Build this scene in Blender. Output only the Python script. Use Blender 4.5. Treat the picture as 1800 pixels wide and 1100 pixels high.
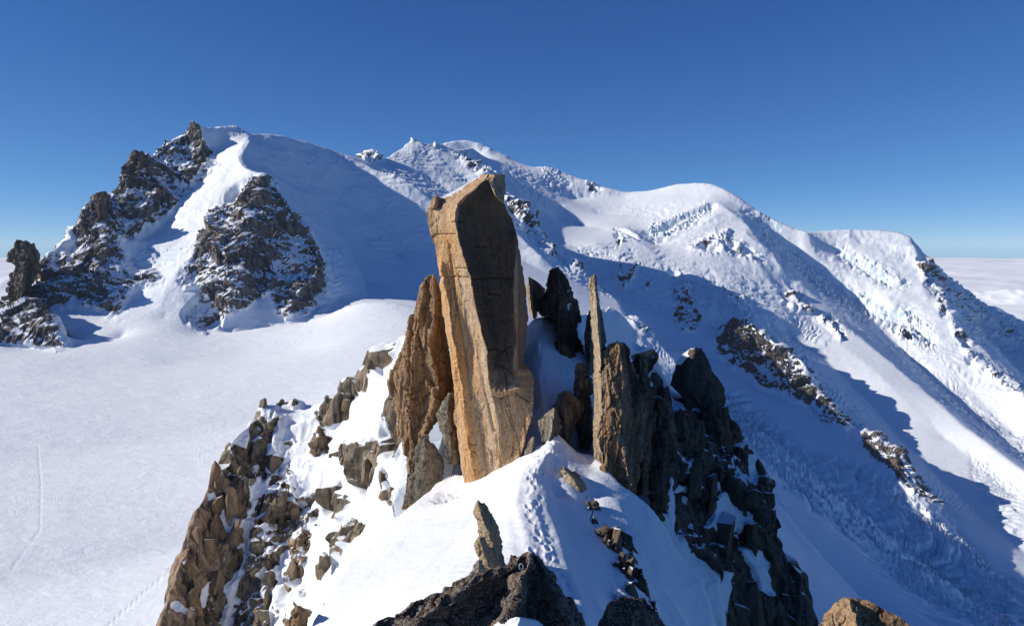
import bpy, bmesh, math, random
import numpy as np
from mathutils import Vector

# ------------------------------------------------------------------ camera, sky, sun
for o in list(bpy.data.objects): bpy.data.objects.remove(o)
scene = bpy.context.scene
COL = scene.collection
FPX, CX, CY, HORIZON = 1200.0, 900.0, 550.0, 428.0
PITCH = math.atan((CY - HORIZON) / FPX)
CP, SP = math.cos(PITCH), math.sin(PITCH)
SUN_LEFT, SUN_ELEV = 94.0, 26.5            # degrees left of the view direction, above the horizon
SUN_STRENGTH, SKY_STRENGTH, EXPOSURE = 4.6, 0.076, 0.16

cam_d = bpy.data.cameras.new('camera'); cam = bpy.data.objects.new('camera', cam_d); COL.objects.link(cam)
cam_d.sensor_fit = 'HORIZONTAL'; cam_d.sensor_width = 36.0; cam_d.lens = 36.0 * FPX / 1800.0
cam_d.clip_start = 0.5; cam_d.clip_end = 400000.0
cam.location = (0, 0, 0); cam.rotation_euler = (math.pi / 2 - PITCH, 0, 0)
scene.camera = cam

az = math.radians(SUN_LEFT); el = math.radians(SUN_ELEV)
SUN_DIR = Vector((-math.sin(az) * math.cos(el), math.cos(az) * math.cos(el), math.sin(el)))
world = bpy.data.worlds.new('World'); scene.world = world; world.use_nodes = True
wt = world.node_tree; wt.nodes.clear()
w_out = wt.nodes.new('ShaderNodeOutputWorld'); w_bg = wt.nodes.new('ShaderNodeBackground')
w_sky = wt.nodes.new('ShaderNodeTexSky'); w_sky.sky_type = 'NISHITA'; w_sky.sun_disc = False
w_sky.sun_elevation = el
w_sky.sun_rotation = math.atan2(SUN_DIR.x, SUN_DIR.y)
w_sky.altitude = 7000; w_sky.air_density = 1.0; w_sky.dust_density = 0.0; w_sky.ozone_density = 2.0
w_bg.inputs['Strength'].default_value = SKY_STRENGTH
w_sep = wt.nodes.new('ShaderNodeSeparateColor'); w_com = wt.nodes.new('ShaderNodeCombineColor')
wt.links.new(w_sky.outputs['Color'], w_sep.inputs[0])
for ch, (gain, power) in enumerate(((.92, 1.30), (.90, .95), (1.06, .68))):      # the deep blue of thin mountain air
    m1 = wt.nodes.new('ShaderNodeMath'); m1.operation = 'MULTIPLY'; m1.inputs[1].default_value = .1
    m2 = wt.nodes.new('ShaderNodeMath'); m2.operation = 'POWER'; m2.inputs[1].default_value = power
    m3 = wt.nodes.new('ShaderNodeMath'); m3.operation = 'MULTIPLY'; m3.inputs[1].default_value = gain / .1
    wt.links.new(w_sep.outputs[ch], m1.inputs[0]); wt.links.new(m1.outputs[0], m2.inputs[0]); wt.links.new(m2.outputs[0], m3.inputs[0]); wt.links.new(m3.outputs[0], w_com.inputs[ch])
wt.links.new(w_com.outputs[0], w_bg.inputs['Color'])
wt.links.new(w_bg.outputs['Background'], w_out.inputs['Surface'])
sun_d = bpy.data.lights.new('sun', 'SUN'); sun = bpy.data.objects.new('sun', sun_d); COL.objects.link(sun)
sun_d.energy = SUN_STRENGTH; sun_d.angle = math.radians(0.5); sun_d.color = (1.0, 0.945, 0.855)
sun.rotation_euler = SUN_DIR.to_track_quat('Z', 'Y').to_euler()
vs = scene.view_settings
vs.view_transform = 'Standard'; vs.look = 'None'; vs.gamma = 1.0; vs.exposure = EXPOSURE; vs.use_curve_mapping = False
scene.cycles.max_bounces = 5; scene.cycles.diffuse_bounces = 3

# ------------------------------------------------------------------ noise (numpy)
_rng = np.random.default_rng(7)
_LAT = _rng.random((64, 64, 64)).astype(np.float32)
_CELL = _rng.random((32, 32, 32, 7)).astype(np.float32)

def vnoise(x, y, z):
    xf, yf, zf = np.floor(x), np.floor(y), np.floor(z)
    u, v, w = x - xf, y - yf, z - zf
    u = u * u * (3 - 2 * u); v = v * v * (3 - 2 * v); w = w * w * (3 - 2 * w)
    i0, j0, k0 = xf.astype(np.int64) & 63, yf.astype(np.int64) & 63, zf.astype(np.int64) & 63
    i1, j1, k1 = (i0 + 1) & 63, (j0 + 1) & 63, (k0 + 1) & 63
    L = _LAT
    a = (L[i0, j0, k0] * (1 - u) + L[i1, j0, k0] * u) * (1 - v) + (L[i0, j1, k0] * (1 - u) + L[i1, j1, k0] * u) * v
    b = (L[i0, j0, k1] * (1 - u) + L[i1, j0, k1] * u) * (1 - v) + (L[i0, j1, k1] * (1 - u) + L[i1, j1, k1] * u) * v
    return a * (1 - w) + b * w

def fbm(p, scale, octs=4, gain=0.5, seed=0, stretch=(1, 1, 1), ridged=False):
    """p (N,3); scale = size of the largest feature; returns about -1..1 (ridged: 0..1)"""
    out = np.zeros(len(p), np.float32); amp = 1.0; tot = 0.0; f = 1.0 / scale
    for o in range(octs):
        s = 17.31 * (o + 1) + 11.7 * seed
        n = vnoise(p[:, 0] * f / stretch[0] + s, p[:, 1] * f / stretch[1] + 2.3 * s, p[:, 2] * f / stretch[2] + 5.1 * s) * 2 - 1
        if ridged: n = 1 - np.abs(n) * 1.6
        out += n * amp; tot += amp; amp *= gain; f *= 2.03
    return out / tot * (1.0 if ridged else 1.6)

def blocks(p, size, seed=0, stretch=(1, 1, 1), tilt=1.0):
    """fractured-rock offset: every cell of a 3-D jittered lattice is a block with its own height and tilted face; returns offset, distance to the joint"""
    q = p / (size * np.array(stretch, np.float32)) + 3.7 * seed
    base = np.floor(q).astype(np.int64)
    d1 = np.full(len(p), 9.0, np.float32); d2 = d1.copy(); off = np.zeros(len(p), np.float32)
    for i in (-1, 0, 1):
        for j in (-1, 0, 1):
            for k in (-1, 0, 1):
                c = base + (i, j, k)
                r = _CELL[c[:, 0] & 31, c[:, 1] & 31, c[:, 2] & 31]
                dv = (q - c - (0.08 + 0.84 * r[:, :3])).astype(np.float32)
                d = np.abs(dv).max(1) * 0.55 + np.sqrt((dv * dv).sum(1)) * 0.45
                h = (r[:, 3] - 0.5) + tilt * ((dv * (r[:, 4:7] - 0.5)).sum(1))
                m = d < d1
                d2 = np.where(m, d1, np.minimum(d2, d)); off = np.where(m, h, off); d1 = np.where(m, d, d1)
    return off, d2 - d1

def smooth01(x, a, b):
    t = np.clip((x - a) / (b - a), 0, 1); return t * t * (3 - 2 * t)

# ------------------------------------------------------------------ bearings: where things stand as seen from the viewpoint, with real distances
def ray(px, py):
    x = (np.asarray(px, float) - CX) / FPX; v = -(np.asarray(py, float) - CY) / FPX
    return x, CP + v * SP, -SP + v * CP
def P(px, py, r):
    x, y, z = ray(px, py); t = r / np.hypot(x, y); return np.stack([x * t, y * t, z * t], -1)
def to_px(p):
    x, y, z = p[..., 0], p[..., 1], p[..., 2]
    d = y * CP - z * SP; u = y * SP + z * CP
    d = np.maximum(d, 1e-3)
    return CX + FPX * x / d, CY - FPX * u / d

def poly_sd(px, py, poly):
    """signed distance in view units to a polygon, positive inside"""
    poly = np.asarray(poly, float); n = len(poly)
    d = np.full(px.shape, 1e9); inside = np.zeros(px.shape, bool)
    for i in range(n):
        ax, ay = poly[i]; bx, by = poly[(i + 1) % n]
        ex, ey = bx - ax, by - ay; wx, wy = px - ax, py - ay
        t = np.clip((wx * ex + wy * ey) / (ex * ex + ey * ey + 1e-9), 0, 1)
        d = np.minimum(d, (wx - ex * t) ** 2 + (wy - ey * t) ** 2)
        c = (ay <= py) != (by <= py)
        xi = ax + (py - ay) * (bx - ax) / (by - ay if by != ay else 1e-9)
        inside ^= c & (px < xi)
    d = np.sqrt(d); return np.where(inside, d, -d)

# ------------------------------------------------------------------ terrain from ridge, valley and contour lines
class Terrain:
    """height over a log-polar map of the place; lines of known height, slopes relaxed between them"""
    def __init__(s, a0, a1, r0, r1, da, ds):
        s.a0, s.s0 = a0, math.log(r0); s.da, s.ds = da, ds
        s.na = int((a1 - a0) / da) + 1; s.ns = int((math.log(r1) - s.s0) / ds) + 1
        s.acc = np.zeros((s.na, s.ns)); s.cnt = np.zeros((s.na, s.ns))
    def _put(s, p):
        r = np.hypot(p[:, 0], p[:, 1]); i = np.rint((np.arctan2(p[:, 0], p[:, 1]) - s.a0) / s.da).astype(int)
        j = np.rint((np.log(r) - s.s0) / s.ds).astype(int)
        k = (i >= 0) & (i < s.na) & (j >= 0) & (j < s.ns)
        np.add.at(s.acc, (i[k], j[k]), p[k, 2]); np.add.at(s.cnt, (i[k], j[k]), 1)
    def _dense(s, pts):
        out = []
        for a, b in zip(pts[:-1], pts[1:]):
            ra, rb = math.hypot(a[0], a[1]), math.hypot(b[0], b[1])
            ta, tb = math.atan2(a[0], a[1]), math.atan2(b[0], b[1])
            n = int(max(abs(tb - ta) / s.da, abs(math.log(rb / ra)) / s.ds) * 1.5) + 2
            t = np.linspace(0, 1, n)
            tt = ta + (tb - ta) * t; rr = np.exp(np.log(ra) + (math.log(rb) - math.log(ra)) * t)
            out.append(np.stack([rr * np.sin(tt), rr * np.cos(tt), a[2] + (b[2] - a[2]) * t], -1))
        return np.concatenate(out)
    def line(s, pts, back=0, k=1.0, drop=0.75):
        p = np.array([P(a, b, c * k) for a, b, c in pts]); s._put(s._dense(p))
        if back:                                        # the far side of the crest falls away
            q = p.copy(); r = np.hypot(p[:, 0], p[:, 1]); q[:, :2] *= ((r + back) / r)[:, None]; q[:, 2] -= back * drop
            s._put(s._dense(q))
    def level(s, pts, k=1.0):                           # (px, height, distance)
        out = []
        for px, z, r in pts:
            x, y, _ = ray(px, HORIZON); t = r * k / math.hypot(x, y); out.append((x * t, y * t, z))
        s._put(s._dense(np.array(out)))
    def solve(s, blur=0):
        wa, ws = 1 / s.da ** 2, 1 / s.ds ** 2; wa, ws = wa / (2 * (wa + ws)), ws / (2 * (wa + ws))
        pyr = [(s.acc, s.cnt)]
        while min(pyr[-1][0].shape) > 12:
            a, c = pyr[-1]
            a = np.pad(a, ((0, a.shape[0] % 2), (0, a.shape[1] % 2))); c = np.pad(c, ((0, c.shape[0] % 2), (0, c.shape[1] % 2)))
            f = lambda q: q[::2, ::2] + q[1::2, ::2] + q[::2, 1::2] + q[1::2, 1::2]
            pyr.append((f(a), f(c)))
        z = None
        for lev, (a, c) in enumerate(pyr[::-1]):
            m = c > 0; v = np.where(m, a / np.maximum(c, 1e-9), 0).astype(np.float32)
            if z is None: z = np.full(a.shape, v[m].mean() if m.any() else 0, np.float32)
            else:
                z = np.repeat(np.repeat(z, 2, 0), 2, 1)[:a.shape[0], :a.shape[1]]
            for it in range(400 if a.size < 40000 else (160 if a.size < 400000 else 60)):
                z = np.where(m, v, z)
                q = np.pad(z, 1, mode='edge')
                z = wa * (q[2:, 1:-1] + q[:-2, 1:-1]) + ws * (q[1:-1, 2:] + q[1:-1, :-2])
            z = np.where(m, v, z) if lev < len(pyr) - 1 else np.where(m, v * .7 + z * .3, z)
        for _ in range(blur):
            q = np.pad(z, 1, mode='edge')
            z = z * .5 + .125 * (q[2:, 1:-1] + q[:-2, 1:-1] + q[1:-1, 2:] + q[1:-1, :-2])
        s.z = z
    def at(s, A, S):
        i = np.clip((A - s.a0) / s.da, 0, s.na - 1.001); j = np.clip((S - s.s0) / s.ds, 0, s.ns - 1.001)
        i0, j0 = i.astype(int), j.astype(int); u, v = i - i0, j - j0; z = s.z
        return (z[i0, j0] * (1 - u) + z[i0 + 1, j0] * u) * (1 - v) + (z[i0, j0 + 1] * (1 - u) + z[i0 + 1, j0 + 1] * u) * v
    def sheet(s, angles, rows, smin, smax, hidden=0.2, low=-9.0, blur=14, coarse=None):
        """grid of points, denser where the ground is seen steeply"""
        m = 3000; S = np.linspace(smin, smax, m); A, SS = np.meshgrid(angles, S, indexing='ij')
        z = s.at(A, SS); e = z / np.exp(SS)
        run = np.maximum.accumulate(e, 1); vis = (e >= run - 1e-3).astype(np.float32)
        d = np.sqrt((np.diff(S)[None] * 0.16) ** 2 + np.diff(e, axis=1) ** 2)
        d = d * (hidden + (1 - hidden) * vis[:, 1:]) + 0.02 * (smax - smin) / m
        d = d * np.where(e[:, 1:] < low, .2, 1.0)
        if coarse: d = d * (coarse[1] + (1 - coarse[1]) * smooth01(S[1:], math.log(coarse[0]) - .15, math.log(coarse[0]) + .15))[None]
        w = blur; n = len(angles)
        for _ in range(3):                              # neighbouring columns share nearly the same spacing
            cs = np.concatenate([np.zeros((1, d.shape[1])), np.cumsum(np.pad(d, ((w, w), (0, 0)), mode='edge'), 0)], 0)
            d = (cs[2 * w + 1:] - cs[:-2 * w - 1]) / (2 * w + 1)
        c = np.concatenate([np.zeros((len(angles), 1)), np.cumsum(d, 1)], 1); c /= c[:, -1:]
        t = np.linspace(0, 1, rows); out = np.empty((len(angles), rows, 3), np.float32)
        for i in range(len(angles)):
            si = np.interp(t, c[i], S); r = np.exp(si)
            out[i, :, 0] = r * math.sin(angles[i]); out[i, :, 1] = r * math.cos(angles[i])
            out[i, :, 2] = s.at(np.full(rows, angles[i]), si)
        return out

def soften(d, shape, n=1):
    z = d.reshape(shape).copy()
    for _ in range(n):
        q = np.pad(z, 1, mode='edge'); z = q[2:, 1:-1] * .25 + z * .5 + q[:-2, 1:-1] * .25
        q = np.pad(z, 1, mode='edge'); z = q[1:-1, 2:] * .25 + z * .5 + q[1:-1, :-2] * .25
    return z.reshape(-1)

def grid_normals(g):
    du = np.gradient(g, axis=0); dv = np.gradient(g, axis=1)
    n = np.cross(du, dv); n /= np.maximum(np.linalg.norm(n, axis=-1, keepdims=True), 1e-9)
    n[n[..., 2] < 0] *= -1
    return n

# ------------------------------------------------------------------ mesh helpers
def new_mesh(name, verts, quads, mat, attr=None, smooth=True, parent=None):
    """quads (M,4) int array (or list of faces); attr (N,4) colours -> point attribute 'mask'"""
    me = bpy.data.meshes.new(name)
    v = np.ascontiguousarray(verts, np.float32)
    if isinstance(quads, np.ndarray):
        me.vertices.add(len(v)); me.vertices.foreach_set('co', v.ravel())
        k = quads.shape[1]
        me.loops.add(quads.size); me.loops.foreach_set('vertex_index', np.ascontiguousarray(quads, np.int32).ravel())
        me.polygons.add(len(quads)); me.polygons.foreach_set('loop_start', np.arange(0, quads.size, k, dtype=np.int32))
        me.update(calc_edges=True)
    else:
        me.from_pydata([tuple(p) for p in v], [], quads); me.update()
    me.validate()
    me.polygons.foreach_set('use_smooth', np.full(len(me.polygons), smooth))
    if attr is not None:
        a = me.attributes.new('mask', 'FLOAT_COLOR', 'POINT'); a.data.foreach_set('color', np.ascontiguousarray(attr, np.float32).ravel())
    if mat: me.materials.append(mat)
    o = bpy.data.objects.new(name, me); COL.objects.link(o)
    if parent: o.parent = parent
    return o
def sub_mesh(name, verts, quads, attr, mat, parent=None, smooth=True):
    idx, inv = np.unique(quads.ravel(), return_inverse=True)
    return new_mesh(name, verts[idx], inv.reshape(quads.shape), mat, attr[idx], smooth, parent)
def tag(o, label=None, cat=None, group=None, kind=None):
    if label: o['label'] = label
    if cat: o['category'] = cat
    if group: o['group'] = group
    if kind: o['kind'] = kind
    return o
def grid_quads(nu, nv):
    i = np.arange(nu - 1)[:, None] * nv + np.arange(nv - 1)[None]
    return np.stack([i, i + nv, i + nv + 1, i + 1], -1)

# ------------------------------------------------------------------ materials
def nodes_for(name):
    m = bpy.data.materials.new(name); m.use_nodes = True; t = m.node_tree; t.nodes.clear()
    out = t.nodes.new('ShaderNodeOutputMaterial'); b = t.nodes.new('ShaderNodeBsdfPrincipled')
    t.links.new(b.outputs[0], out.inputs[0]); return m, t, b
def nz(t, vec, scale, detail=4, rough=.55, dist=0.0):
    n = t.nodes.new('ShaderNodeTexNoise'); n.inputs['Scale'].default_value = scale; n.inputs['Detail'].default_value = detail
    n.inputs['Roughness'].default_value = rough; n.inputs['Distortion'].default_value = dist
    t.links.new(vec, n.inputs['Vector']); return n.outputs['Fac']
def ramp(t, fac, stops, interp='LINEAR'):
    n = t.nodes.new('ShaderNodeValToRGB'); n.color_ramp.interpolation = interp; e = n.color_ramp.elements
    while len(e) < len(stops): e.new(0.5)
    for x, (pos, c) in zip(e, stops): x.position = pos; x.color = (c[0], c[1], c[2], 1) if not isinstance(c, float) else (c, c, c, 1)
    t.links.new(fac, n.inputs['Fac']); return n.outputs['Color']
def mix(t, fac, a, b, mode='MIX'):
    n = t.nodes.new('ShaderNodeMix'); n.data_type = 'RGBA'; n.blend_type = mode
    for sock, v in ((n.inputs[0], fac), (n.inputs[6], a), (n.inputs[7], b)):
        if isinstance(v, (int, float)): sock.default_value = v
        elif isinstance(v, tuple): sock.default_value = (*v, 1)
        else: t.links.new(v, sock)
    return n.outputs[2]
def mth(t, op, a, b=None, clamp=False):
    n = t.nodes.new('ShaderNodeMath'); n.operation = op; n.use_clamp = clamp
    for sock, v in zip(n.inputs, (a, b)):
        if v is None: continue
        if isinstance(v, (int, float)): sock.default_value = v
        else: t.links.new(v, sock)
    return n.outputs[0]
def mapped(t, scale=(1, 1, 1), rot=(0, 0, 0)):
    g = t.nodes.new('ShaderNodeNewGeometry'); m = t.nodes.new('ShaderNodeMapping')
    m.inputs['Scale'].default_value = scale; m.inputs['Rotation'].default_value = rot
    t.links.new(g.outputs['Position'], m.inputs['Vector']); return m.outputs['Vector']
def bump(t, height, strength, distance, normal=None):
    n = t.nodes.new('ShaderNodeBump'); n.inputs['Strength'].default_value = strength; n.inputs['Distance'].default_value = distance
    t.links.new(height, n.inputs['Height'])
    if normal: t.links.new(normal, n.inputs['Normal'])
    return n.outputs['Normal']

SNOW = (0.86, 0.88, 0.90)
def ground_material(name, size, rock_a, rock_b, rock_c, snow_bump=0.5, edge=0.35, ice=(0.50, 0.74, 0.84), warm=(.30, .20, .13), vs_=.3):
    """snow with rock where the point attribute says so; size = metres of the fine detail"""
    m, t, b = nodes_for(name)
    pos = mapped(t)
    at = t.nodes.new('ShaderNodeAttribute'); at.attribute_name = 'mask'
    sep = t.nodes.new('ShaderNodeSeparateColor'); t.links.new(at.outputs['Color'], sep.inputs[0])
    n1 = nz(t, pos, 1 / size, 5, .65)
    fac = mth(t, 'ADD', sep.outputs[0], mth(t, 'MULTIPLY', mth(t, 'SUBTRACT', n1, .5), edge * 2))
    rock_f = ramp(t, fac, [(0.44, 0.0), (0.56, 1.0)])
    big = nz(t, pos, 1 / (size * 9), 4, .6, .6); vert = nz(t, mapped(t, (1, 1, vs_)), 1 / (size * 1.6), 6, .7)
    rc = mix(t, ramp(t, big, [(.35, 0.0), (.65, 1.0)]), rock_a, rock_b)
    rc = mix(t, sep.outputs[2], rc, warm)
    rc = mix(t, ramp(t, vert, [(.40, 1.0), (.56, 0.0)]), rc, rock_c)
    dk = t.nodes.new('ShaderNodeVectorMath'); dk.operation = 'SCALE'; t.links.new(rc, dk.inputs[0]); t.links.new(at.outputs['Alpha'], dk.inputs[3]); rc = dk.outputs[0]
    sn = mix(t, sep.outputs[1], SNOW, ice)
    t.links.new(mix(t, rock_f, sn, rc), b.inputs['Base Color'])
    b.inputs['Roughness'].default_value = .75; b.inputs['Specular IOR Level'].default_value = .25
    fine = mth(t, 'ADD', nz(t, mapped(t, (1, 1.6, 2.2), (0, 0, .5)), 1 / (size * 1.3), 5, .6, .4), mth(t, 'MULTIPLY', nz(t, mapped(t, (1, 2.6, 1.5), (0, 0, .35)), 1 / (size * 7), 5, .6, .8), 2.2))
    hb = mix(t, rock_f, fine, vert)
    st = mth(t, 'ADD', mth(t, 'MULTIPLY', rock_f, 0.9 - snow_bump), snow_bump, True)
    bn = t.nodes.new('ShaderNodeBump'); bn.inputs['Distance'].default_value = size * .5
    t.links.new(hb, bn.inputs['Height']); t.links.new(st, bn.inputs['Strength']); t.links.new(bn.outputs['Normal'], b.inputs['Normal'])
    return m

# ------------------------------------------------------------------ far terrain: glacier basin and the massif
far = Terrain(math.radians(-50), math.radians(50), 230, 14000, .0020, .0032)
K = 1000.0
def ridge(*pts, back=250, drop=.75): far.line(pts, back, K, drop)
def vale(*pts): far.line(pts, 0, K)
def flevel(pts): far.level(pts, K)
# rocky mountain with the snow cap: skyline
ridge((-260, 640, 2.20), (-60, 560, 2.31), (0, 522, 2.38), (20, 514, 2.39), (45, 500, 2.41), (70, 464, 2.42), (84, 441, 2.44), (96, 436, 2.45), (108, 424, 2.46), (122, 418, 2.50), (132, 402, 2.51),
      (140, 393, 2.53), (148, 372, 2.53), (157, 366, 2.55), (160, 362, 2.55), (167, 344, 2.56), (180, 339, 2.57), (187, 352, 2.58), (192, 338, 2.59), (204, 346, 2.60), (210, 345, 2.60), (222, 312, 2.64), (231, 284, 2.68), (236, 268, 2.69),
      (250, 267, 2.71), (258, 272, 2.73), (266, 278, 2.73), (270, 260, 2.77), (284, 248, 2.80), (300, 236, 2.83), (312, 228, 2.84), (327, 220, 2.86), (345, 221, 2.82), (368, 222, 2.84), (388, 219, 2.86), (414, 218, 2.88),
      (424, 222, 2.88), (440, 236, 2.86), (462, 234, 2.91), (490, 236, 2.95), (530, 246, 3.03), (575, 260, 3.12), (612, 273, 3.20), (642, 279, 3.28), (690, 292, 3.35))
vale((-200, 640, 1.95), (0, 606, 2.02), (40, 612, 2.0), (80, 616, 1.97), (122, 612, 1.93), (150, 604, 1.95), (215, 594, 2.0))
ridge((45, 520, 2.22), (62, 532, 2.12), (84, 541, 2.06), (100, 566, 2.01), (118, 604, 1.95), back=70, drop=.6)
vale((112, 548, 2.2), (150, 544, 2.18), (168, 544, 2.17), (207, 556, 2.1))
vale((150, 572, 2.1), (205, 580, 2.03))
# buttress of the left face
vale((108, 520, 2.24), (130, 480, 2.33), (150, 430, 2.42)); vale((150, 500, 2.22), (180, 440, 2.34), (190, 390, 2.44)); vale((190, 540, 2.14), (215, 470, 2.28), (240, 400, 2.45), (270, 340, 2.58), (300, 285, 2.7))
vale((140, 535, 2.2), (165, 470, 2.34), (172, 420, 2.42), (178, 380, 2.48))
# couloir with the hanging glacier, left of the triangular face
vale((385, 258, 2.82), (360, 292, 2.72), (330, 340, 2.60), (295, 388, 2.52), (255, 422, 2.45), (232, 440, 2.42)); vale((228, 456, 2.36), (250, 478, 2.28), (240, 520, 2.18), (215, 556, 2.08))
vale((345, 438, 2.24), (310, 470, 2.2), (285, 520, 2.11), (290, 560, 2.03))
# spur: snow arete then the triangular face
vale((440, 237, 2.86), (430, 258, 2.64), (420, 282, 2.53), (434, 298, 2.44), (463, 306, 2.38), (455, 350, 2.29), (440, 400, 2.22), (430, 460, 2.13), (410, 520, 2.05), (380, 574, 1.98))
vale((463, 306, 2.38), (490, 345, 2.35), (520, 385, 2.31), (548, 420, 2.27), (572, 465, 2.2), (586, 495, 2.16), (572, 535, 2.08))
vale((419, 337, 2.41), (372, 376, 2.36), (348, 428, 2.25), (314, 490, 2.15), (332, 550, 2.03), (362, 583, 1.97))
vale((500, 400, 2.26), (495, 450, 2.17), (500, 510, 2.08), (505, 556, 2.01)); vale((450, 480, 2.16), (455, 540, 2.05))
# shaded basin right of the spur
vale((505, 262, 2.86), (540, 320, 2.8), (585, 390, 2.66), (620, 450, 2.5), (640, 500, 2.3), (650, 524, 2.12))
vale((600, 520, 2.14), (575, 555, 2.03)); vale((560, 280, 2.96), (610, 330, 2.92), (660, 390, 2.8), (700, 450, 2.6), (740, 500, 2.35), (770, 540, 2.1))
ridge((612, 274, 3.1), (660, 298, 3.02), (700, 305, 2.98), (745, 335, 2.92), (785, 370, 2.86), (830, 410, 2.82), (880, 440, 2.76), (940, 470, 2.68), (1000, 505, 2.55), (1060, 545, 2.42), (1130, 600, 2.2), back=0)
# glacier dome at the foot, and the flat basin
ridge((362, 588, 1.96), (410, 584, 1.93), (480, 572, 1.92), (540, 566, 1.9), (580, 552, 1.88), (612, 538, 1.86), (640, 529, 1.84), (680, 526, 1.82), (720, 533, 1.8), (780, 550, 1.75), (870, 570, 1.68), (960, 600, 1.6), back=60, drop=.25)
vale((300, 640, 1.72), (420, 632, 1.7), (520, 622, 1.66), (600, 606, 1.6))
flevel([(-400, -330, .45), (300, -335, .45), (700, -300, .4)]); flevel([(-500, -335, .8), (300, -330, .8), (650, -300, .8)])
flevel([(-500, -318, 1.2), (200, -312, 1.2), (500, -295, 1.2), (700, -255, 1.15)]); flevel([(-500, -285, 1.7), (0, -270, 1.7), (200, -268, 1.72)])
flevel([(850, -160, .3), (900, -200, .6), (930, -215, 1.0), (950, -210, 1.4)])
# second summit and its rock rib running down to the right
ridge((640, 279, 3.3), (648, 266, 3.35), (656, 263, 3.4), (668, 268, 3.4), (674, 280, 3.4), (690, 268, 3.5), (704, 260, 3.6), (716, 250, 3.68), (726, 241, 3.7), (745, 242, 3.7), (764, 248, 3.73), (785, 257, 3.75), (800, 266, 3.72), (830, 285, 3.62), (862, 290, 3.5), (884, 311, 3.42), (896, 333, 3.38), (906, 345, 3.35), (925, 362, 3.28), (936, 372, 3.25), (938, 400, 3.18),
      (960, 425, 3.08), (990, 450, 2.98), (1020, 472, 2.88), (1040, 490, 2.8), (1075, 520, 2.65), (1110, 548, 2.5), (1145, 584, 2.35), (1190, 640, 2.15), back=230, drop=.95)
vale((725, 262, 3.55), (730, 290, 3.4), (760, 320, 3.28), (800, 345, 3.15), (850, 375, 3.0), (905, 405, 2.9), (950, 450, 2.75))
vale((660, 300, 3.1), (700, 320, 3.02), (760, 360, 2.9))
vale((795, 300, 3.45), (830, 325, 3.35), (870, 350, 3.25))
ridge((600, 330, 3.9), (690, 287, 4.15), (740, 253, 4.4), (770, 259, 4.55), (795, 263, 4.75), (815, 260, 4.95), (830, 256, 5.15), back=200)      # hidden saddle that shades the upper bowl
# main summit and the long snow skyline
ridge((740, 275, 5.3), (775, 251, 5.35), (795, 246, 5.4), (820, 243, 5.42), (842, 248, 5.42), (862, 260, 5.4), (890, 272, 5.4), (915, 286, 5.38), (938, 294, 5.35), (958, 290, 5.32), (978, 294, 5.3), (996, 304, 5.28), (1020, 314, 5.25), (1040, 317, 5.22), (1060, 328, 5.2),
      (1100, 337, 5.2), (1140, 335, 5.2), (1165, 328, 5.2), (1190, 322, 5.2), (1225, 320, 5.18), (1252, 322, 5.15), (1280, 335, 5.05), (1310, 356, 4.98), (1345, 378, 4.92), (1385, 396, 4.9), (1425, 408, 4.9), back=500, drop=.4)
vale((835, 275, 4.95), (870, 295, 4.85), (905, 318, 4.75), (935, 345, 4.65), (960, 370, 4.6), (975, 386, 4.55))
vale((1000, 352, 5.0), (1045, 346, 5.1), (1100, 348, 5.1)); vale((960, 300, 5.2), (985, 335, 5.02), (1003, 352, 4.95)); vale((1040, 330, 5.15), (1045, 346, 5.08))
vale((975, 386, 4.6), (1010, 395, 4.55), (1060, 404, 4.42), (1085, 402, 4.38), (1110, 412, 4.3), (1150, 445, 4.12), (1170, 466, 4.02))
vale((1050, 375, 4.8), (1120, 380, 4.75), (1180, 385, 4.6))
vale((940, 402, 4.2), (985, 430, 4.1), (1050, 428, 4.1), (1100, 450, 4.0), (1150, 490, 3.82)); vale((985, 480, 3.8), (1050, 500, 3.7), (1120, 540, 3.5), (1180, 590, 3.32), (1240, 640, 3.2))
vale((1180, 612, 3.0), (1215, 640, 3.0), (1250, 670, 2.95))
# dome flank, seracs, arete
vale((1259, 354, 4.85), (1290, 375, 4.7), (1318, 400, 4.58), (1345, 435, 4.45), (1373, 468, 4.35), (1391, 509, 4.25), (1436, 541, 4.15), (1486, 573, 4.0), (1555, 627, 3.8), (1620, 683, 3.6), (1690, 746, 3.35), (1782, 815, 3.1), (1900, 900, 2.9))
vale((1190, 345, 5.0), (1250, 345, 4.95)); vale((1140, 400, 4.5), (1165, 410, 4.42), (1200, 385, 4.6), (1240, 365, 4.75)); vale((1150, 432, 4.32), (1180, 425, 4.36), (1225, 400, 4.5), (1255, 375, 4.65))
vale((1215, 445, 4.2), (1270, 440, 4.28), (1330, 460, 4.28)); vale((1170, 468, 4.0), (1220, 480, 3.98), (1290, 490, 4.02), (1340, 520, 3.98), (1380, 560, 3.85))
vale((1185, 480, 3.92), (1210, 500, 3.82), (1260, 520, 3.72), (1290, 545, 3.6), (1305, 562, 3.5))
vale((1195, 560, 3.48), (1215, 590, 3.38), (1270, 640, 3.2))
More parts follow.
